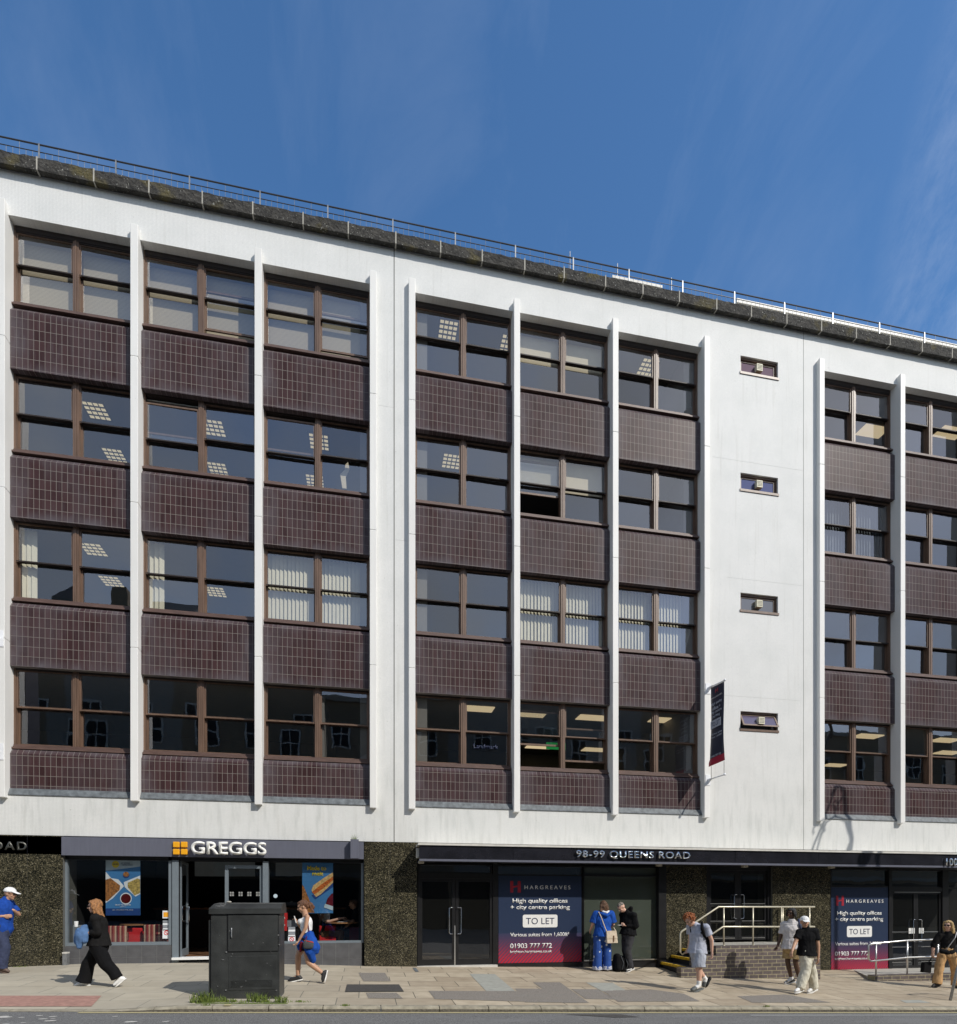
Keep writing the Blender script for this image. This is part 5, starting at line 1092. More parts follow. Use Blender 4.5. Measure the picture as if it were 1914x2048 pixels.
tube(bm, spiral(12.72, 4.35, .02, .17, 0, 5.5), .02, 6); tube(bm, spiral(12.06, 3.5, .2, .16, 0, 3.6), .022, 6); tube(bm, [lq(12.95, 4.6), lq(12.7, 4.2), lq(12.62, 3.9)], .022, 6); lam('scroll_bracket', bm)
bm = B(); p = lq(12.86, 2.62); ell(bm, (p[0]-.55, p[1], p[2]-.60), (.17, .17, .2)); tube(bm, [(p[0]-.55, p[1], p[2]-.45), (p[0]-.5, p[1], p[2]-.1), lq(12.6, 3.0)], .02, 8); lam('lantern', bm)
bs = thing('bicycle_stand', ground(1898, 2000), 'grey steel bicycle stand leaning at the right edge of the pavement', 'bicycle stand')
g0 = ground(1900, 2001); bm = B(); q0 = Vector((g0.x, g0.y, g0.z-.02)); q1 = W(1915, 1936, g0.y); q2 = q1+Vector((.12, 0, .12)); q3 = q1+Vector((.75, .1, .12)); tube(bm, [q0, q1, q1+Vector((.04, 0, .08)), q2, q3, q3+Vector((.2, 0, -.85))], .026, 12); obj('hoop', bm, 'galvanised', bs, smooth=True)
bm = B(); tube(bm, [q0, q0+Vector((0, 0, .012))], .06, 14); obj('foot_plate', bm, 'galvanised', bs)

# ---------------------------------------------------------------- houses across the street (they show in the glass)
def house(x0, x1, y, z1, mat, label, bay=2.7, gable=False):
    t = thing('terraced_house', ((x0+x1)/2, y, -.6), label, 'house', 'houses across the street, mirrored in the glass')
    bm = B(); box(bm, x0, x1, y-8, y, -3, z1); obj('wall', bm, mat, t)
    bm = B(); prism(bm, [(x0, y+.25, z1), (x0, y-4, z1+(3.2 if gable else .9)), (x0, y-8, z1)], (x1-x0, 0, 0)); bmesh.ops.recalc_face_normals(bm, faces=bm.faces); rf = obj('roof', bm, 'slate_roof', t)
    bm = B(); box(bm, x0+1, x0+2.0, y-4.5, y-3.5, z1, z1+(4.4 if gable else 1.5)); obj('chimney', bm, 'render_cream', rf)
    bm = B(); box(bm, x0, x1, y, y+.25, z1-.3, z1); box(bm, x0, x1, y, y+.15, 3.2, 3.5); obj('cornice', bm, 'render_white', t)
    n = max(1, int((x1-x0)/bay))
    for i in range(n):
        xc = x0+(x1-x0)*(i+.5)/n
        for zz in [4.6+3.4*k for k in range(int((z1-5)/3.4)+0)]:
            bm = B(); box(bm, xc-.65, xc+.65, y, y+.06, zz, zz+1.9); f = obj('window', bm, 'win_white', t)
            bm = B()
            for a in (-1, 0):
                for b_ in (0, 1): box(bm, xc+a*.58+.04, xc+(a+1)*.58-.04, y+.06, y+.07, zz+.08+b_*.9, zz+.88+b_*.9)
            obj('pane', bm, 'win_dark', f)
    bm = B(); box(bm, x0+.4, x1-.4, y, y+.1, -.4, 3.0); obj('shop_window', bm, 'win_dark', t)
house(-34, -18.5, -12, 15.9, 'render_cream', 'cream terraced house across the street, third from the gabled one')
house(-18.5, -11.5, -12, 19.3, 'render_white', 'white house with steep gable across the street', gable=True)
house(-11.5, 6, -12, 15.8, 'render_cream', 'long cream rendered house across the street opposite the bakery')
house(6, 20, -12, 16.1, 'render_white', 'white rendered house across the street opposite the entrance steps')
house(20, 66, -12, 15.6, 'render_cream', 'cream rendered house across the street opposite the ramp')
# ---------------------------------------------------------------- people
def V(*a): return Vector(a)
def hand(bm, wr_, d, palm_n, side, k=1.0, curl=.5, thumb=1):
    """palm, four bent fingers and a thumb growing from the wrist; d forearm direction, palm_n palm normal, side across the knuckles"""
    d = d.normalized(); side = (side-d*side.dot(d)).normalized(); pn = (palm_n-d*palm_n.dot(d)-side*palm_n.dot(side))
    pn = pn.normalized() if pn.length > .1 else d.cross(side)
    cap(bm, wr_, wr_+d*.045*k, .024*k, .036*k, side, .5, .38); cap(bm, wr_+d*.04*k, wr_+d*.085*k, .037*k, .038*k, side, .36, .32)
    for i, (off, ln) in enumerate(((-.029, .068), (-.010, .078), (.010, .073), (.028, .058))):
        a = wr_+d*.085*k+side*off*k; c1 = curl*.7; c2 = curl*1.5+i*.06
        b1 = a+(d*math.cos(c1)+pn*math.sin(c1))*ln*.5*k; b2 = b1+(d*math.cos(c2)+pn*math.sin(c2))*ln*.5*k
        cap(bm, a, b1, .0095*k, .0088*k, seg=8); cap(bm, b1, b2, .0088*k, .0072*k, seg=8)
    t0 = wr_+d*.03*k-side*.026*k*thumb; t1 = t0+(d*.7-side*.55*thumb+pn*.35).normalized()*.035*k; t2 = t1+(d*.95-side*.1*thumb+pn*.4).normalized()*.03*k
    cap(bm, t0, t1, .0125*k, .0105*k, seg=8); cap(bm, t1, t2, .0105*k, .0085*k, seg=8)
def head(bm, c, fd, up, k=1.0, beard=0):
    """skull, jaw, nose, ears, lips; fd looking direction"""
    fd = fd.normalized(); up = (up-fd*up.dot(fd)).normalized(); lf = up.cross(fd); M3 = Matrix((fd, lf, up)).transposed()
    ell(bm, c+up*.022*k-fd*.012*k, (.096*k, .074*k, .092*k), M3); ell(bm, c-up*.035*k+fd*.018*k, (.070*k, .058*k, .072*k), M3)
    ell(bm, c-up*.085*k+fd*.05*k, (.028*k, .03*k, .022*k), M3)
    cap(bm, c+fd*.078*k+up*.012*k, c+fd*.104*k-up*.022*k, .009*k, .014*k, lf, .9, seg=8)
    ell(bm, c+fd*.076*k+up*.028*k, (.016*k, .05*k, .012*k), M3); ell(bm, c+fd*.076*k-up*.056*k, (.013*k, .024*k, .011*k), M3)
    for s in (-1, 1): ell(bm, c+lf*.073*k*s-fd*.012*k-up*.008*k, (.018*k, .012*k, .030*k), M3); ell(bm, c+lf*.04*k*s+fd*.058*k-up*.028*k, (.022*k, .02*k, .022*k), M3)
    return M3
def face_bits(par, c, M3, k, glasses=False):
    fd, lf, up = M3.col[0], M3.col[1], M3.col[2]
    for s in (-1, 1):
        bm = B(); ell(bm, c+fd*.083*k+lf*.031*k*s+up*.010*k, (.006*k, .012*k, .006*k), M3, 10); obj('eye', bm, 'eye_dark', par, smooth=True)
        bm = B(); cap(bm, c+fd*.088*k+lf*.018*k*s+up*.027*k, c+fd*.082*k+lf*.046*k*s+up*.028*k, .003*k, .0025*k, seg=6); obj('eyebrow', bm, 'hair_brown', par, smooth=True)
    bm = B(); ell(bm, c+fd*.089*k-up*.052*k, (.005*k, .021*k, .006*k), M3, 10); obj('mouth', bm, 'lips', par, smooth=True)
    if glasses:
        bm = B()
        for s in (-1, 1): ell(bm, c+fd*.093*k+lf*.034*k*s+up*.008*k, (.006*k, .028*k, .019*k), M3, 12); cap(bm, c+fd*.09*k+lf*.06*k*s+up*.014*k, c-fd*.01*k+lf*.08*k*s+up*.012*k, .004*k, .003*k, seg=6)
        obj('sunglasses', bm, 'eye_dark', par, smooth=True)
def shoe(bm, an, toe, k=1.0, up=None, ht=.085):
    """shoe: ankle and toe tip; flat sole"""
    d = (toe-an); up = up or V(0, 0, 1); L_ = d.length; dn = d.normalized(); sd = dn.cross(up).normalized(); u2 = sd.cross(dn)
    heel = an-u2*.0; 
    cap(bm, an+u2*.0, an-u2*.045*k-dn*.02*k, .043*k, .038*k, sd, 1.0); cap(bm, an-u2*.05*k-dn*.03*k, toe-dn*.03*k-u2*.0*k, .036*k, .030*k, sd, .95, .75)
    cap(bm, an-u2*.02*k, toe-dn*.07*k+u2*.004*k, .040*k, .034*k, sd, 1.0, .8)
def sole(bm, an, toe, k=1.0, up=None, th=.02):
    d = (toe-an); up = up or V(0, 0, 1); dn = d.normalized(); sd = dn.cross(up).normalized(); u2 = sd.cross(dn)
    a = an-dn*.055*k-u2*.078*k; b_ = toe+dn*.008*k-u2*.026*k; n = 8; prof = [.028, .036, .036, .034, .038, .044, .044, .034, .012]
    top = []; bot = []
    for i, w_ in enumerate(prof):
        p = a.lerp(b_, i/(len(prof)-1)); top.append((p+sd*w_*k, p-sd*w_*k))
    vs = [bm.verts.new(t[0]) for t in top]+[bm.verts.new(t[1]) for t in reversed(top)]
    f = bm.faces.new(vs); r = bmesh.ops.extrude_face_region(bm, geom=[f])
    for g_ in r['geom']:
        if isinstance(g_, bmesh.types.BMVert): g_.co -= u2*th*k
    bmesh.ops.recalc_face_normals(bm, faces=bm.faces)

class Fig:
    """a person laid out over positions measured in the picture; dy = metres towards (-) or away from (+) the street"""
    def __init__(s, label, crop, sc_, foot, stature=1.0, group=None, y=None, z=None):
        s.ox, s.oy = crop; s.sc = sc_; sx, sy = s.ox+foot[0]/sc_, s.oy+foot[1]/sc_
        p = ground(sx, sy) if y is None else V(XW(sx, y), y, gz(XW(sx, y), y) if z is None else z)
        
        s.p = p; s.k = ZC(sx, p.y)/F/sc_; s.kx = s.k/(C_-(sx-957)/F*S_); s.f = foot; s.st = stature
        s.root = thing('person', p, label, 'person', group)
    def j(s, cx, cy, dy=0.0):
        return s.p+V((cx-s.f[0])*s.kx, dy, (s.f[1]-cy)*s.k)
    def part(s, name, bm, mat, voxel=.011, sm=3, amp=0., freq=9, squash=(1, 1, .45), par=None):
        me = blob(bm, voxel, sm, amp, freq, squash, random.uniform(0, 50)); return obj(name, me, mat, par or s.root)
def limb(bm, pts, rs, side=None, fl=1.0, r0=True, r1=True, seg=14):
    for i in range(len(pts)-1): cap(bm, pts[i], pts[i+1], rs[i], rs[i+1], side, fl, None, r0 or i > 0, r1 or i < len(pts)-2, seg)
def torso(bm, pel, wai, che, shl, shr, neck, g=0.0, k=1.0, w=1.0, d=1.0):
    sd = (shl-shr).normalized(); hw = (shl-shr).length/2
    cap(bm, pel-V(0, 0, .03)*k, pel.lerp(wai, .6), .165*k*w+g, .145*k*w+g, sd, .70*d); cap(bm, pel.lerp(wai, .4), che, .145*k*w+g, .165*k*w+g, sd, .68*d, .66*d)
    cap(bm, wai.lerp(che, .5), che.lerp(neck, .35), .155*k*w+g, .135*k*w+g, sd, .68*d, .6*d)
    cap(bm, shl, shr, .055*k+g, .055*k+g); cap(bm, che.lerp(neck, .3), neck-(neck-che).normalized()*.02, .12*k+g, .062*k+g, sd, .65, .9)
def make(fg, J, skin, top=None, legs=None, fd=V(-1, 0, 0), up=V(0, 0, 1), hair=None, hands=(None, None), k=1.0, w=1.0, d=1.0, shoes=None, socks=None, glasses=False, face=True, arm_r=(.046, .038, .026), hair_mat='hair_brown', arms_bare=True, legs_bare=True, body_to=None):
    """J: pel wai che nck hed shN elN wrN shF elF wrF hpN knN anN toN hpF knF anF toF (N near the street side, F far)"""
    R_ = fg.root
    bm = B(); head(bm, J['hed'], fd, up, k); limb(bm, [J['nck']-(J['nck']-J['che']).normalized()*.04, J['hed']-up*.05*k-fd*.01], [.056*k, .050*k])
    torso(bm, J['pel'], J['wai'], J['che'], J['shN'], J['shF'], J['nck'], -.012, k, w, d)
    for s in 'NF':
        limb(bm, [J['sh'+s], J['el'+s], J['wr'+s]], [arm_r[0]*k, arm_r[1]*k, arm_r[2]*k])
        m = J['kn'+s].lerp(J['an'+s], .3)+(J['kn'+s]-J['an'+s]).cross(V(0, 1, 0)).normalized()*.012*(1 if fd.x < 0 else -1)*0
        limb(bm, [J['hp'+s], J['kn'+s], m, J['an'+s]], [.082*k, .054*k, .055*k, .036*k])
        limb(bm, [J['an'+s], J['an'+s].lerp(J['to'+s], .35)], [.034*k, .026*k])
    for s, h in zip('NF', hands):
        dd = (J['wr'+s]-J['el'+s]).normalized(); o = h or {}
        hand(bm, J['wr'+s], o.get('d', dd), o.get('pn', fd), o.get('side', V(0, 1, 0) if abs(dd.y) < .7 else V(0, 0, 1)), k, o.get('curl', .5), o.get('th', 1 if s == 'N' else -1))
    fg.part('body', bm, skin, .0085, 2)
    lf = up.cross(fd).normalized(); M3 = Matrix((fd.normalized(), lf, fd.normalized().cross(lf)*-1 if False else up)).transposed()
    u2 = (up-fd.normalized()*up.dot(fd.normalized())).normalized(); M3 = Matrix((fd.normalized(), u2.cross(fd.normalized()), u2)).transposed()
    if face: face_bits(R_, J['hed'], M3, k, glasses)
    if hair:
        bm = B(); hair(bm, J['hed'], M3.col[0].copy(), M3.col[1].copy(), M3.col[2].copy(), k, M3); fg.part('hair', bm, hair_mat, .008, 2, .010, 42, (1, 1, .5))
    if top: top(fg, J, k, w, d)
    if legs: legs(fg, J, k, w, d)
    if shoes:
        for s in 'NF':
            bm = B(); upv = J.get('up'+s, V(0, 0, 1)); shoe(bm, J['an'+s], J['to'+s], k, upv); sh = fg.part('shoe', bm, shoes[0], .008, 2)
            bm = B(); sole(bm, J['an'+s], J['to'+s], k, upv); obj('sole', bm, shoes[1], sh)
    if socks:
        for s in 'NF':
            bm = B(); cap(bm, J['an'+s].lerp(J['kn'+s], socks[1]), J['an'+s], .046*k, .043*k, round0=False); cap(bm, J['an'+s], J['an'+s].lerp(J['to'+s], .8)-V(0, 0, .01), .042*k, .034*k); fg.part('sock', bm, socks[0], .009, 2)
def T_shirt(mat, slv=.55, g=.016, hem=.06, flare=0, sl_r=.012, name='shirt', amp=.011, neck_hi=0):
    def f(fg, J, k, w, d):
        bm = B(); torso(bm, J['pel']+V(0, 0, .08-hem), J['wai'], J['che'], J['shN'], J['shF'], J['nck'], g, k, w, d)
        sd = (J['shN']-J['shF']).normalized()
        if flare: cap(bm, J['wai'], J['pel']-V(0, 0, flare), .15*k*w+g, .18*k*w+g*1.5, sd, .72*d, .75*d, True, False)
        for s in 'NF':
            sh, el, wr2 = J['sh'+s], J['el'+s], J['wr'+s]
            if slv <= 1: limb(bm, [sh, sh.lerp(el, slv)], [.058*k+sl_r, .056*k+sl_r+.006], r1=False)
            else: limb(bm, [sh, el, el.lerp(wr2, slv-1)], [.058*k+sl_r, .048*k+sl_r, .036*k+sl_r], r1=False)
        fg.part(name, bm, mat, .010, 1, amp, 12, (1, 1, .6))
    return f
def T_trousers(mat, rs=(.105, .085, .075), to=1.0, seat=.17, name='trousers', amp=.013):
    def f(fg, J, k, w, d):
        bm = B(); sd = (J['shN']-J['shF']).normalized() if 'hs' not in J else J['hs']
        cap(bm, J['pel']-V(0, 0, .05)*k, J['pel']+V(0, 0, .10)*k, seat*k*w, .155*k*w, sd, .74*d)
        for s in 'NF':
            hp, kn, an = J['hp'+s], J['kn'+s], J['an'+s]
            if to <= .5: limb(bm, [hp, hp.lerp(kn, to*2)], [rs[0]*k, rs[1]*k], r1=False)
            elif to < 1: limb(bm, [hp, kn, kn.lerp(an, to*2-1)], [rs[0]*k, rs[1]*k, rs[2]*k], r1=False)
            else: limb(bm, [hp, kn, kn.lerp(an, .55), an-V(0, 0, .025)], [rs[0]*k, rs[1]*k, (rs[1]+rs[2])/2*k, rs[2]*k], r1=False)
        fg.part(name, bm, mat, .010, 1, amp, 10, (1, 1, .7))
    return f
def hair_short(bm, c, fd, lf, up, k, M3): ell(bm, c+up*.036*k-fd*.026*k, (.098*k, .083*k, .088*k), M3); ell(bm, c+up*.082*k+fd*.02*k, (.062*k, .06*k, .03*k), M3); ell(bm, c-fd*.07*k-up*.02*k, (.034*k, .06*k, .05*k), M3)
def hair_crop(bm, c, fd, lf, up, k, M3): ell(bm, c+up*.052*k-fd*.022*k, (.092*k, .076*k, .068*k), M3)
def hair_curly(bm, c, fd, lf, up, k, M3):
    hair_short(bm, c, fd, lf, up, k, M3)
    for i in range(90):
        a, b_ = random.uniform(-math.pi, math.pi), random.uniform(-.25, 1.5); v_ = fd*math.cos(a)*math.cos(b_)*.118+lf*math.sin(a)*math.cos(b_)*.098+up*(math.sin(b_)*.108+.02)
        if v_.dot(fd) > .06 and v_.dot(up) < .035: continue
        ell(bm, c+v_*k, (.021*k,)*3, None, 8)
def hair_long(L_=.30, back=.05, sway=V(0, 0, 0)):
    def f(bm, c, fd, lf, up, k, M3):
        hair_short(bm, c, fd, lf, up, k, M3)
        for s in (-1, -.5, 0, .5, 1): a = c-fd*(.06-.03*abs(s))*k+lf*.062*s*k; b_ = a-V(0, 0, 1)*L_*.6*k+sway*.5-fd*.0; e = a-V(0, 0, 1)*L_*k+sway+fd*random.uniform(-.02, .02)-fd*back; limb(bm, [a, b_, e], [.042*k, .042*k, .018*k])
        for s in (-1, 1): limb(bm, [c+up*.07*k+fd*.02*k+lf*.06*s*k, c+lf*.082*s*k-up*.05*k, c+lf*.075*s*k-V(0, 0, 1)*L_*.7*k+sway*.5], [.03*k, .028*k, .016*k])
    return f
def hair_bob(bm, c, fd, lf, up, k, M3):
    hair_short(bm, c, fd, lf, up, k, M3); ell(bm, c-fd*.035*k-up*.02*k, (.085*k, .098*k, .115*k), M3)
    for s in (-1, -.6, -.2, .2, .6, 1): limb(bm, [c-fd*.05*k+lf*.075*s*k, c-fd*.055*k+lf*.088*s*k-up*.135*k], [.035*k, .026*k])
def hair_pony(bm, c, fd, lf, up, k, M3):
    hair_short(bm, c, fd, lf, up, k, M3); a = c-fd*.095*k+up*.02*k
    for dx, dz in ((-.06, -.07), (-.08, -.12), (-.05, -.16), (-.10, -.09), (-.075, -.02)): limb(bm, [a, a+fd*dx*k*.6+up*dz*k*.3, a+fd*dx*k+up*dz*k+lf*random.uniform(-.02, .02)], [.026*k, .032*k, .014*k])
def hair_mop(bm, c, fd, lf, up, k, M3):
    ell(bm, c+up*.03*k-fd*.03*k, (.098*k, .083*k, .09*k), M3)
    for i in range(120):
        a, b_ = random.uniform(-math.pi, math.pi), random.uniform(-.35, 1.5); v_ = fd*math.cos(a)*math.cos(b_)*.115+lf*math.sin(a)*math.cos(b_)*.098+up*(math.sin(b_)*.125+.02)
        if v_.dot(fd) > .05 and v_.dot(up) < .04: continue
        v_ *= random.uniform(.85, 1.22); ell(bm, c+v_*k, (.017*k,)*3, None, 8)
def hair_dreads(bm, c, fd, lf, up, k, M3):
    hair_short(bm, c, fd, lf, up, k, M3)
    for i in range(34):
        a = random.uniform(-2.2, 2.2); v_ = -fd*math.cos(a)*.085+lf*math.sin(a)*.085; limb(bm, [c+(v_*.5+up*.10)*k, c+(v_*1.05+up*.05)*k, c+(v_*1.15-up*random.uniform(.03, .10))*k], [.013*k, .014*k, .010*k], seg=8)
def J_(fg, k=1.0, dsh=.17, dhp=.085, **a):
    """joint table: values (cx, cy) or (cx, cy, dy)"""
    J = {}
    dd = dict(shN=-dsh, shF=dsh, elN=-dsh-.03, elF=dsh+.03, wrN=-dsh-.02, wrF=dsh+.02, hpN=-dhp, hpF=dhp, knN=-dhp, knF=dhp, anN=-dhp, anF=dhp, toN=-dhp-.02, toF=dhp+.02)
    for n_, v_ in a.items(): J[n_] = fg.j(v_[0], v_[1], v_[2] if len(v_) > 2 else dd.get(n_, 0))
    return J
def cap_hat(fg, c, fd, up, k, mat, under='eye_dark'):
    fd = fd.normalized(); up = (up-fd*up.dot(fd)).normalized(); lf = up.cross(fd); M3 = Matrix((fd, lf, up)).transposed()
    bm = B(); ell(bm, c+up*.048*k-fd*.012*k, (.108*k, .09*k, .082*k), M3)
    for v in list(bm.verts):
        h = (v.co-c).dot(up)
        if h < .034*k: v.co += up*(.034*k-h)
    limb(bm, [c+fd*.085*k+up*.040*k, c+fd*.165*k+up*.018*k], [.070*k, .058*k], lf, .14); 
    return fg.part('cap', bm, mat, .007, 1)
def backpack(fg, c, fd, k, mat, h=.44, dpt=.17, wd=.29, label=None, root=None, up=V(0, 0, 1)):
    """rounded pack body with front pocket"""
    lf = up.cross(fd).normalized(); M3 = Matrix((fd, lf, up)).transposed()
    bm = B()
    for s in (-1, 1): limb(bm, [c+lf*s*(wd/2-.07)-up*h*.32, c+lf*s*(wd/2-.09)+up*h*.34], [.09*k, .075*k])
    cap(bm, c-up*h*.25-fd*dpt*.5, c+up*h*.05-fd*dpt*.5, .10*k, .085*k, lf, .5); return bm

# 1 man at the left edge walking right
fg = Fig('man in royal blue polo shirt and white baseball cap walking right at the left edge', (0, 1760), 9.94, (60, 1845))
J = J_(fg, pel=(20, 960), wai=(35, 800), che=(45, 560), nck=(120, 385), hed=(205, 275), shN=(10, 470), elN=(-70, 720), wrN=(150, 715, -.14), shF=(110, 480), elF=(255, 690), wrF=(255, 600, .02), hpN=(25, 990), knN=(140, 1330), anN=(85, 1730), toN=(265, 1820), hpF=(15, 990), knF=(-60, 1400), anF=(-230, 1720), toF=(-90, 1830))
make(fg, J, 'skin_tan', T_shirt('polo_blue', .75, .028), T_trousers('navy_denim', (.12, .098, .085)), V(1, -.1, -.12), hair=hair_crop, hair_mat='hair_grey', w=1.12, d=1.25, shoes=('shoe_brown', 'shoe_brown'), glasses=True,
     hands=({'curl': .8, 'pn': V(0, 1, 0), 'side': V(0, 0, 1)}, {'d': V(-.7, -.3, .7), 'curl': 1.0, 'pn': V(-.5, 0, -.6), 'side': V(0, 1, 0)}))
cap_hat(fg, J['hed'], V(1, -.1, -.12), V(0, 0, 1), 1.02, 'white_cloth')
bg_ = thing('shoulder_bag', fg.j(-10, 900, -.2), 'grey shoulder bag hanging at the hip of the man in the white cap', 'bag'); bm = B(); cap(bm, fg.j(-40, 900, -.23), fg.j(50, 905, -.22), .085, .075, V(0, 1, 0), 1.3, 1.1); obj('pouch', blob(bm, .012, 3, .006), 'grey_bag', bg_)
bm = B(); limb(bm, [fg.j(40, 860, -.2), fg.j(60, 640, -.17), fg.j(80, 420, -.05)], [.012, .012, .012], V(0, 1, 0)); obj('strap', blob(bm, .008, 1), 'grey_bag', bg_)
# 2 woman in black
fg = Fig('woman with strawberry blonde hair in loose black clothes carrying a denim jacket', (0, 1640), 3.871, (735, 1288))
J = J_(fg, pel=(768, 955), wai=(768, 880), che=(762, 800), nck=(745, 725), hed=(733, 668), shN=(772, 762), elN=(800, 865), wrN=(712, 872, -.16), shF=(738, 762), elF=(700, 865), wrF=(665, 850, .08), hpN=(770, 975), knN=(835, 1110), anN=(940, 1225), toN=(897, 1283), hpF=(755, 975), knF=(662, 1120), anF=(640, 1255), toF=(550, 1286))
J['upN'] = V(-.55, 0, .85)
def legs2(fg, J, k, w, d): 
    bm = B(); cap(bm, J['pel']-V(0, 0, .06), J['pel']+V(0, 0, .12), .175, .155, V(0, 1, 0), .85)
    limb(bm, [J['hpN'], J['knN'], J['knN'].lerp(J['anN'], .6), J['anN']+V(-.03, 0, 0)], [.115, .105, .10, .10], r1=False); limb(bm, [J['hpF'], J['knF'], J['knF'].lerp(J['anF'], .6), J['anF']+V(-.02, 0, .0)], [.115, .10, .105, .125], V(0, 1, 0), 1.0, r1=False); fg.part('trousers', bm, 'black_cloth', .011, 2, .012, 7)
make(fg, J, 'skin_fair', T_shirt('soft_black', 1.75, .03, .02, .04), legs2, V(-1, -.15, -.1), hair=hair_long(.36, -.03, V(.10, 0, 0)), hair_mat='hair_strawberry', w=.92, d=1.2, shoes=('shoe_white', 'sole_white'), glasses=True, hands=({'curl': 1.0, 'pn': V(0, 0, -1)}, {'curl': 1.0, 'pn': V(0, 0, -1)}))
t = thing('denim_jacket', fg.j(650, 900, -.2), 'blue denim jacket folded over the arm of the woman in black', 'jacket'); bm = B()
limb(bm, [fg.j(685, 835, -.12), fg.j(662, 890, -.16), fg.j(650, 975, -.17)], [.085, .10, .055], V(0, 1, 0), .8); limb(bm, [fg.j(690, 850, -.14), fg.j(700, 930, -.2)], [.07, .045]); limb(bm, [fg.j(640, 860, -.1), fg.j(636, 935, -.12)], [.06, .07])
obj('cloth', blob(bm, .01, 1, .02, 10), 'denim', t)
t = thing('cup', fg.j(626, 805, -.15), 'small pale cup in the hand of the woman in black', 'cup'); bm = B(); a = fg.j(627, 822, -.17); cap(bm, a, a+V(0, 0, .09), .025, .032, round0=False, round1=False); obj('shell', bm, 'paper_white', t)
# 3 ponytail
fg = Fig('woman with ponytail in white top, blue hoodie tied at the waist, holding a phone', (570, 1790), 10.46, (250, 1830))
J = J_(fg, pel=(440, 920), wai=(440, 730), che=(450, 560), nck=(425, 385), hed=(372, 245), shN=(485, 455), elN=(450, 690), wrN=(315, 935), shF=(400, 455), elF=(320, 690), wrF=(255, 600, .1), hpN=(440, 960), knN=(500, 1400), anN=(800, 1640), toN=(800, 1835), hpF=(420, 960), knF=(265, 1280), anF=(262, 1710), toF=(35, 1805), dsh=.15)
J['upN'] = V(-.9, 0, .3)
def top3(fg, J, k, w, d):
    bm = B(); cap(bm, J['wai']-V(0, 0, .08), J['che'], .142, .15, V(0, 1, 0), .78, .74, True, True); cap(bm, J['che'], J['che'].lerp(J['nck'], .35), .145, .10, V(0, 1, 0), .72, .6); ell(bm, J['che']+V(-.10, -.05, .0), (.055, .06, .06)); fg.part('vest_top', bm, 'white_cloth', .01, 2, .005, 12)
def legs3(fg, J, k, w, d):
    bm = B(); cap(bm, J['pel']-V(0, 0, .08), J['pel']+V(0, 0, .1), .165, .15, V(0, 1, 0), .9); limb(bm, [J['hpN'], J['hpN'].lerp(J['knN'], .45)], [.098, .10], r1=False); limb(bm, [J['hpF'], J['hpF'].lerp(J['knF'], .5)], [.098, .10], r1=False); fg.part('shorts', bm, 'black_cloth', .011, 2, .006)
make(fg, J, 'skin_tan', top3, legs3, V(-1, -.05, -.35), V(-.3, 0, 1), hair_pony, hair_mat='hair_auburn', w=.86, d=1.05, arm_r=(.043, .034, .023), shoes=('shoe_black', 'sole_white'), hands=({'curl': .9, 'pn': V(-1, 0, 0)}, {'curl': 1.2, 'pn': V(-.8, 0, .3), 'd': V(-.35, -.1, 1)}))
t = thing('hooded_sweatshirt', fg.j(480, 950, -.1), 'royal blue hooded sweatshirt knotted round the waist of the ponytailed woman', 'sweatshirt'); bm = B()
cap(bm, fg.j(450, 830), fg.j(475, 930), .155, .165, V(0, 1, 0), .85); limb(bm, [fg.j(500, 860, -.1), fg.j(580, 1080, -.14), fg.j(575, 1300, -.12)], [.10, .11, .05]); limb(bm, [fg.j(520, 900, .05), fg.j(640, 1100, .0), fg.j(650, 1190, .0)], [.09, .08, .045]); limb(bm, [fg.j(420, 1000, -.12), fg.j(540, 1180, -.16), fg.j(590, 1370, -.1)], [.07, .085, .05]); limb(bm, [fg.j(350, 880, -.08), fg.j(300, 1040, -.12), fg.j(310, 1110, -.14)], [.05, .04, .025])
obj('cloth', blob(bm, .011, 1, .022, 9), 'royal_blue', t); bm = B(); limb(bm, [fg.j(370, 1000, -.2), fg.j(350, 1150, -.2)], [.035, .025]); obj('lining', blob(bm, .008, 1, .01), 'burgundy', t)
t = thing('waist_bag', fg.j(520, 1020, -.25), 'dark grey zipped waist bag on the hip of the ponytailed woman', 'bag'); bm = B(); cap(bm, fg.j(450, 1010, -.27), fg.j(590, 1030, -.25), .085, .075, V(0, 0, 1), .45); obj('pouch', blob(bm, .008, 2, .003), 'grey_bag', t)
bm = B(); tube(bm, [fg.j(430, 935, -.28), fg.j(520, 950, -.295), fg.j(620, 975, -.27)], .006, 6); obj('zip', bm, 'sign_red', t); bm = B(); tube(bm, [fg.j(450, 930, -.22), fg.j(520, 760, -.14), fg.j(480, 440, -.16), fg.j(440, 390, -.02)], .008, 6); obj('strap', bm, 'burgundy', t)
t = thing('mobile_phone', fg.j(215, 500, .1), 'pale phone held up in the hand of the ponytailed woman', 'phone'); bm = B(); a = fg.j(232, 590, .05); b_ = fg.j(190, 440, .05); prism(bm, [a+V(-.006, -.035, 0), a+V(.006, -.035, 0), b_+V(.006, -.035, 0), b_+V(-.006, -.035, 0)], (0, .07, 0)); bmesh.ops.recalc_face_normals(bm, faces=bm.faces); obj('shell', bm, 'paper_white', t)
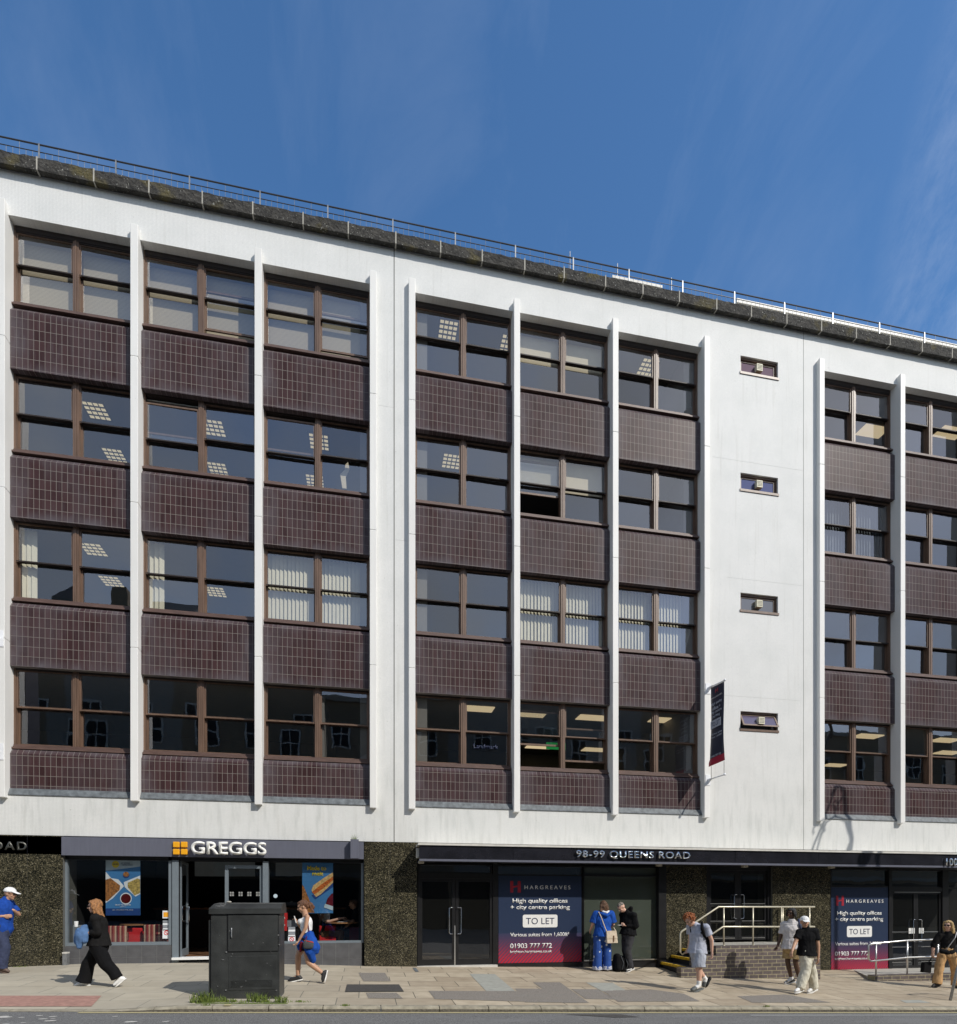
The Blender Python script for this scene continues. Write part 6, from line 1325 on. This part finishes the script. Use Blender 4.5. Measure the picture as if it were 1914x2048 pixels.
# 4 woman in blue, back to the street
fg = Fig('woman with brown bob in blue T-shirt and star printed blue trousers, seen from behind', (1170, 1780), 11.04, (380, 1790))
J = J_(fg, pel=(385, 960), wai=(390, 830), che=(400, 660), nck=(410, 480), hed=(405, 345), shN=(575, 535, 0), elN=(625, 760, .0), wrN=(600, 880, .2), shF=(250, 535, 0), elF=(175, 760, .02), wrF=(190, 890, .2), hpN=(460, 1000, 0), knN=(480, 1370, -.01), anN=(485, 1715, .0), toN=(500, 1765, .16), hpF=(300, 1000, 0), knF=(275, 1370, -.01), anF=(270, 1715, 0), toF=(250, 1765, .16), )
J['hs'] = V(1, 0, 0)
def legs4(fg, J, k, w, d): T_trousers('star_print', (.125, .105, .11), 1.0, .18, amp=.007)(fg, J, k, w, d)
make(fg, J, 'skin_fair', T_shirt('royal_blue', .85, .035, .0, .07, .035, amp=.012), legs4, V(0, 1, -.1), hair=hair_bob, hair_mat='hair_brown', w=1.05, d=1.15, face=False, shoes=('shoe_white', 'sole_white'))
bm = B(); limb(bm, [fg.j(300, 510, -.09), fg.j(420, 565, -.15), fg.j(540, 500, -.09)], [.03, .045, .03]); fg.part('hood', bm, 'royal_blue', .009, 1, .008); bm = B(); limb(bm, [fg.j(360, 470, -.08), fg.j(430, 500, -.125), fg.j(495, 465, -.08)], [.022, .028, .022]); fg.part('undershirt', bm, 'white_cloth', .008, 1)
for s in 'NF': bm = B(); a = J['an'+s]; limb(bm, [a+V(0, 0, .045), a-V(0, 0, .045)], [.112, .118], r0=False, r1=False); fg.part('lace_hem', bm, 'pale_grey', .010, 1, .014, 26, par=None)
t = thing('shoulder_bag', fg.j(520, 1030, -.2), 'cream flap shoulder bag worn by the woman in blue', 'bag'); a = fg.j(395, 895, -.235); b_ = fg.j(600, 890, -.235); c = fg.j(640, 1160, -.245); e = fg.j(400, 1165, -.245)
bm = B(); prism(bm, [a, b_, c, e], (0, .08, 0)); bmesh.ops.recalc_face_normals(bm, faces=bm.faces); o = obj('body', bm, 'cream_bag', t); bv = o.modifiers.new('b', 'BEVEL'); bv.width = .012; bv.segments = 3
bm = B(); prism(bm, [a+V(-.003, -.006, .003), b_+V(.003, -.006, .003), b_.lerp(c, .62)+V(.002, -.01, 0), a.lerp(e, .62)+V(0, -.01, 0)], (0, .006, 0)); bmesh.ops.recalc_face_normals(bm, faces=bm.faces); obj('flap', bm, 'cream_bag', t)
bm = B(); q0 = fg.j(540, 1000, -.25); cap(bm, q0, fg.j(540, 1130, -.258), .022, .012, V(1, 0, 0), .25); obj('clasp', bm, 'brown_cloth', t); bm = B(); tube(bm, [fg.j(265, 480, -.1), fg.j(300, 600, -.17), fg.j(350, 760, -.19), fg.j(395, 900, -.22)], .012, 6); tube(bm, [fg.j(570, 820, -.17), fg.j(595, 895, -.22)], .010, 6); obj('strap', bm, 'cream_bag', t)
# 5 man in black hoodie
fg = Fig('man with short grey hair in black hoodie bent over his phone', (1170, 1780), 11.04, (930, 1800))
J = J_(fg, pel=(950, 960, 0), wai=(965, 840, 0), che=(965, 650, 0), nck=(915, 475), hed=(800, 385), shN=(1010, 560), elN=(1055, 790), wrN=(880, 785, -.08), shF=(890, 560), elF=(900, 790), wrF=(830, 770, .02), hpN=(960, 1000), knN=(900, 1330), anN=(975, 1690), toN=(855, 1780), hpF=(945, 1000), knF=(920, 1340), anF=(1000, 1670), toF=(895, 1755), dsh=.16)
make(fg, J, 'skin_fair', T_shirt('black_cloth', 1.92, .032, .0, .03, .02, name='hoodie', amp=.012), T_trousers('grey_denim', (.11, .088, .072), amp=.012), V(-.85, -.2, -.75), V(-.6, 0, .8), hair=hair_crop, hair_mat='hair_grey', w=1.0, d=1.15, shoes=('shoe_black', 'sole_white'), hands=({'curl': 1.0, 'pn': V(0, .3, .8)}, {'curl': 1.0, 'pn': V(0, -.3, .8)}))
bm = B(); limb(bm, [fg.j(1000, 400, -.05), fg.j(985, 470, 0), fg.j(950, 480, .08)], [.05, .075, .05]); fg.part('hood', bm, 'black_cloth', .01, 1, .012)
bm = B(); limb(bm, [fg.j(1010, 975, -.12), fg.j(1080, 968, -.06)], [.02, .02]); fg.part('undershirt', bm, 'white_cloth', .008, 1)
for s in 'NF': bm = B(); limb(bm, [J['to'+s]+V(.02, -.03, .03), J['to'+s]+V(.14, -.035, .055)], [.012, .012]); fg.part('shoe_stripe', bm, 'paper_white', .006, 1)
t = thing('mobile_phone', fg.j(740, 780, -.05), 'phone in the hands of the man in the black hoodie', 'phone'); bm = B(); a = fg.j(705, 775, -.06); box(bm, a.x, a.x+.08, a.y-.035, a.y+.035, a.z, a.z+.008); obj('shell', bm, 'paper_white', t)
for (cx, cy, dy, lab, hh) in ((700, 1600, -.02, 'black rucksack standing between the two people at the window', .42), (810, 1610, .02, 'soft black bag leaning against the legs of the man in the hoodie', .36)):
    p = fg.j(cx, 1790, dy); t = thing('rucksack', p, lab, 'rucksack'); bm = backpack(fg, p+V(0, 0, hh*.52), V(-1, -.2, 0).normalized(), 1, 'black_cloth', hh, .16, .24); obj('body', blob(bm, .011, 2, .012, 9), 'black_cloth', t)
    bm = B(); tube(bm, [p+V(.06, -.1, hh*.9), p+V(.1, -.16, hh*.5), p+V(.08, -.12, .06)], .012, 6); tube(bm, [p+V(-.02, -.0, hh*.98), p+V(0, -.02, hh*1.06), p+V(.03, -.02, hh*.96)], .009, 6); obj('strap', bm, 'grey_bag', t)
# 6 redhead
fg = Fig('young man with curly ginger hair in pale grey T-shirt and shorts, looking down', (1370, 1800), 9.94, (160, 1815))
J = J_(fg, pel=(250, 1010), wai=(255, 840), che=(250, 650), nck=(195, 490), hed=(100, 405), shN=(325, 540), elN=(420, 790), wrN=(430, 1010), shF=(190, 540), elF=(215, 780), wrF=(170, 960), hpN=(245, 1040), knN=(240, 1380), anN=(228, 1690), toN=(60, 1785), hpF=(270, 1040), knF=(310, 1400), anF=(455, 1590), toF=(425, 1745), dsh=.165)
J['upF'] = V(-.85, 0, .35)
make(fg, J, 'skin_fair', T_shirt('pale_grey', .62, .022, .0, .05), T_trousers('grey_shorts', (.115, .118, .10), .42, name='shorts'), V(-.9, -.15, -.6), V(-.5, 0, .85), hair=hair_mop, hair_mat='hair_ginger', w=.95, d=1.15, socks=('white_cloth', .32), hands=({'curl': .5, 'pn': V(-.6, .5, 0)}, {'curl': .8}))
for s in 'NF':
    bm = B(); upv = J.get('up'+s, V(0, 0, 1)); d_ = (J['to'+s]-J['an'+s]).normalized(); sd = d_.cross(upv).normalized(); u2 = sd.cross(d_); m_ = J['an'+s].lerp(J['to'+s], .62)-u2*.0
    cap(bm, m_-d_*.03, m_+d_*.04, .052, .050, sd, .75); o = fg.part('slider_shoe', bm, 'slide_grey', .008, 1); bm = B(); sole(bm, J['an'+s], J['to'+s], 1.05, upv, .028); obj('sole', bm, 'slide_grey' if s == 'N' else 'shoe_black', o)
t = thing('rucksack', fg.j(430, 640), 'black rucksack on the back of the ginger haired young man', 'rucksack'); bm = backpack(fg, fg.j(400, 690, 0), V(-1, 0, -.25).normalized(), 1, '', .46, .2, .28, up=V(-.28, 0, 1).normalized()); limb(bm, [fg.j(440, 880, 0), fg.j(470, 960, 0)], [.09, .06]); obj('body', blob(bm, .011, 2, .010, 8), 'soft_black', t)
bm = B(); limb(bm, [fg.j(255, 450, -.14), fg.j(232, 560, -.19), fg.j(280, 690, -.17), fg.j(370, 790, -.14)], [.028, .03, .028, .022], V(0, 1, 0), 1); limb(bm, [fg.j(160, 500, .1), fg.j(130, 640, .02), fg.j(240, 650, -.17)], [.022, .016, .014]); obj('strap', blob(bm, .008, 1), 'black_cloth', t)
# 7 man in white tee (behind) and 8 man with cap
fg = Fig('tall man with short locs in pale T-shirt, tan shorts and dark trainers', (1540, 1800), 9.94, (400, 1725), y=11.75)
J = J_(fg, pel=(430, 960), wai=(425, 830), che=(430, 620), nck=(430, 450), hed=(425, 300), shN=(560, 520, -.12), elN=(590, 780, -.14), wrN=(580, 1000, -.12), shF=(350, 530, .12), elF=(290, 800, .14), wrF=(222, 960, .12), hpN=(470, 990), knN=(455, 1270), anN=(530, 1600), toN=(460, 1690), hpF=(420, 990), knF=(405, 1270), anF=(482, 1620), toF=(335, 1700), dsh=.14)
make(fg, J, 'skin_dark', T_shirt('off_white', .7, .028, .0, .05), T_trousers('khaki', (.115, .115, .10), .38, name='shorts'), V(-1, -.35, 0), hair=hair_dreads, hair_mat='hair_black', w=1.02, d=1.1, shoes=('shoe_black', 'sole_white'), socks=('white_cloth', .14), hands=({'curl': .7}, {'curl': .9, 'pn': V(-.3, 0, .3)}))
t = thing('rucksack', fg.j(560, 700, .1), 'dark rucksack on the shoulders of the man with locs', 'rucksack'); bm = backpack(fg, fg.j(560, 720, .12), V(-1, -.3, 0).normalized(), 1, '', .4, .15, .25); obj('body', blob(bm, .012, 2, .01), 'black_cloth', t); bm = B(); limb(bm, [fg.j(520, 420, -.08), fg.j(490, 540, -.16), fg.j(540, 680, -.15)], [.024, .026, .02]); obj('strap', blob(bm, .008, 1), 'navy_denim', t)
fg = Fig('man in white cap, black T-shirt and cream trousers turning to the camera', (1540, 1800), 9.94, (640, 1862))
J = J_(fg, pel=(725, 1080, 0), wai=(730, 930, 0), che=(735, 720, 0), nck=(715, 555), hed=(690, 440), shN=(850, 625, -.06), elN=(885, 900, -.10), wrN=(885, 1130, -.10), shF=(615, 640, .04), elF=(500, 850, .0), wrF=(385, 1000, -.08), hpN=(690, 1120, -.03), knN=(670, 1400, -.06), anN=(545, 1720, -.08), toN=(395, 1790, -.14), hpF=(775, 1120, .05), knF=(870, 1440, .05), anF=(905, 1745, .05), toF=(750, 1840, .02), dsh=.12)
J['hs'] = V(1, .3, 0).normalized()
make(fg, J, 'skin_tan', T_shirt('black_cloth', .62, .020, .0, .03), T_trousers('cream_cloth', (.108, .098, .085), amp=.013), V(-.45, -1, -.05), hair=hair_crop, hair_mat='hair_brown', w=.95, d=1.1, shoes=('shoe_white', 'sole_white'), hands=({'curl': .6, 'pn': V(-.5, .4, 0), 'side': V(.3, 1, 0)}, {'curl': .6, 'pn': V(0, .6, -.3)}))
cap_hat(fg, J['hed'], V(-.45, -1, -.05), V(0, 0, 1), .98, 'white_cloth')
t = thing('rucksack', fg.j(910, 800, .1), 'black rucksack half hidden behind the man in the black T-shirt', 'rucksack'); bm = backpack(fg, fg.j(900, 830, .15), V(-1, -.6, 0).normalized(), 1, '', .42, .15, .24); obj('body', blob(bm, .012, 2, .01), 'soft_black', t)
# 9 blonde at the right edge
fg = Fig('blonde woman in black jacket and wide tan trousers at the right edge', (1840, 1820), 11.04, (520, 1725))
J = J_(fg, pel=(610, 960, 0), wai=(610, 820, 0), che=(630, 660, 0), nck=(630, 490), hed=(625, 345), shN=(760, 560, -.08), elN=(800, 790, -.12), wrN=(735, 930, -.16), shF=(530, 560, .1), elF=(430, 780, .14), wrF=(395, 950, .12), hpN=(680, 1010, -.04), knN=(745, 1330, -.04), anN=(760, 1640, -.04), toN=(650, 1730, -.06), hpF=(550, 1010, .06), knF=(470, 1330, .06), anF=(430, 1610, .06), toF=(300, 1700, .05), dsh=.14)
make(fg, J, 'skin_fair', T_shirt('soft_black', 1.35, .012, .02, .0, .018, name='jacket', amp=.010), T_trousers('tan_cloth', (.098, .085, .10), 1.0, .145, amp=.013), V(-1, -.4, 0), hair=hair_long(.24, .0, V(.03, 0, 0)), hair_mat='hair_blonde', w=.82, d=.95, glasses=True, shoes=('shoe_black', 'shoe_black'), hands=({'curl': 1.1, 'pn': V(-.4, 0, -.5)}, {'curl': 1.1, 'pn': V(.4, 0, 0)}))
bm = B(); a = J['wrN']; cap(bm, a+V(.01, 0, .02), a+V(-.005, 0, -.005), .032, .032, round0=False, round1=False); obj('wristwatch', bm, 'paper_white', fg.root)
t = thing('tote_bag', fg.j(265, 1270, .12), 'black tote bag hanging from the hand of the blonde woman', 'bag'); a, b_, c, e = fg.j(195, 1160, .1), fg.j(365, 1150, .1), fg.j(345, 1400, .1), fg.j(170, 1385, .1); bm = B(); prism(bm, [a, b_, c, e], (0, .1, 0)); bmesh.ops.recalc_face_normals(bm, faces=bm.faces); o = obj('body', bm, 'black_cloth', t); bv = o.modifiers.new('b', 'BEVEL'); bv.width = .02; bv.segments = 3
bm = B(); tube(bm, [fg.j(300, 1160, .12), fg.j(365, 1060, .12), fg.j(390, 1020, .12), fg.j(350, 1150, .16)], .009, 6); obj('handles', bm, 'black_cloth', t)
t = thing('belt_bag', fg.j(440, 900, -.05), 'small black bag on a silver strap at the waist of the blonde woman', 'bag'); bm = B(); cap(bm, fg.j(410, 900, -.08), fg.j(480, 920, -.12), .06, .055); obj('pouch', blob(bm, .01, 2, .004), 'black_cloth', t); bm = B(); tube(bm, [fg.j(700, 490, -.12), fg.j(600, 600, -.19), fg.j(510, 760, -.16), fg.j(460, 880, -.12)], .010, 6); obj('strap', bm, 'steel', t)
# 10, 11 customers seated in the bakery
def seated(px, label, fdx, shirt, jean, skin, yy, arm, hm):
    x = XW(px, yy); fg = Fig(label, (0, 0), 1, (0, 0), y=yy, z=FZ, group='customers seated in the bakery'); fg.p = V(x, yy, FZ); fg.root.location = fg.p; WM[fg.root] = Matrix.Translation(fg.p); s = fdx
    q = lambda a, h, dy=0: fg.p+V(a*s, dy, h)
    J = dict(pel=q(0, .5), wai=q(.02, .66), che=q(.04, .88), nck=q(.07, 1.06), hed=q(.12, 1.2), shN=q(.05, 1.0, -.17), elN=q(.12, .78, -.2), wrN=q(*arm[0], -.16), shF=q(.05, 1.0, .17), elF=q(.14, .76, .2), wrF=q(*arm[1], .12), hpN=q(.04, .48, -.09), knN=q(.44, .5, -.11), anN=q(.40, .09, -.1), toN=q(.56, .05, -.1), hpF=q(.04, .48, .09), knF=q(.44, .5, .11), anF=q(.34, .09, .1), toF=q(.5, .05, .1))
    make(fg, J, skin, T_shirt(shirt, .8, .02), T_trousers(jean, (.10, .08, .06)), V(s, -.1, -.1), hair=hair_short, hair_mat=hm, w=.95, shoes=('shoe_white', 'sole_white'))
seated(646, 'customer seated in the bakery with one bare arm reaching to the table', 1, 'black_cloth', 'brown_cloth', 'skin_fair', Y1+.85, ((.42, .86), (.36, .82)), 'hair_brown')
seated(716, 'customer in dark top and blue jeans seated in the right corner of the bakery', -1, 'black_cloth', 'blue_jean', 'skin_tan', Y1+.95, ((.3, .64), (.36, .82)), 'hair_brown')
bpy.data.scenes.remove(TMP)
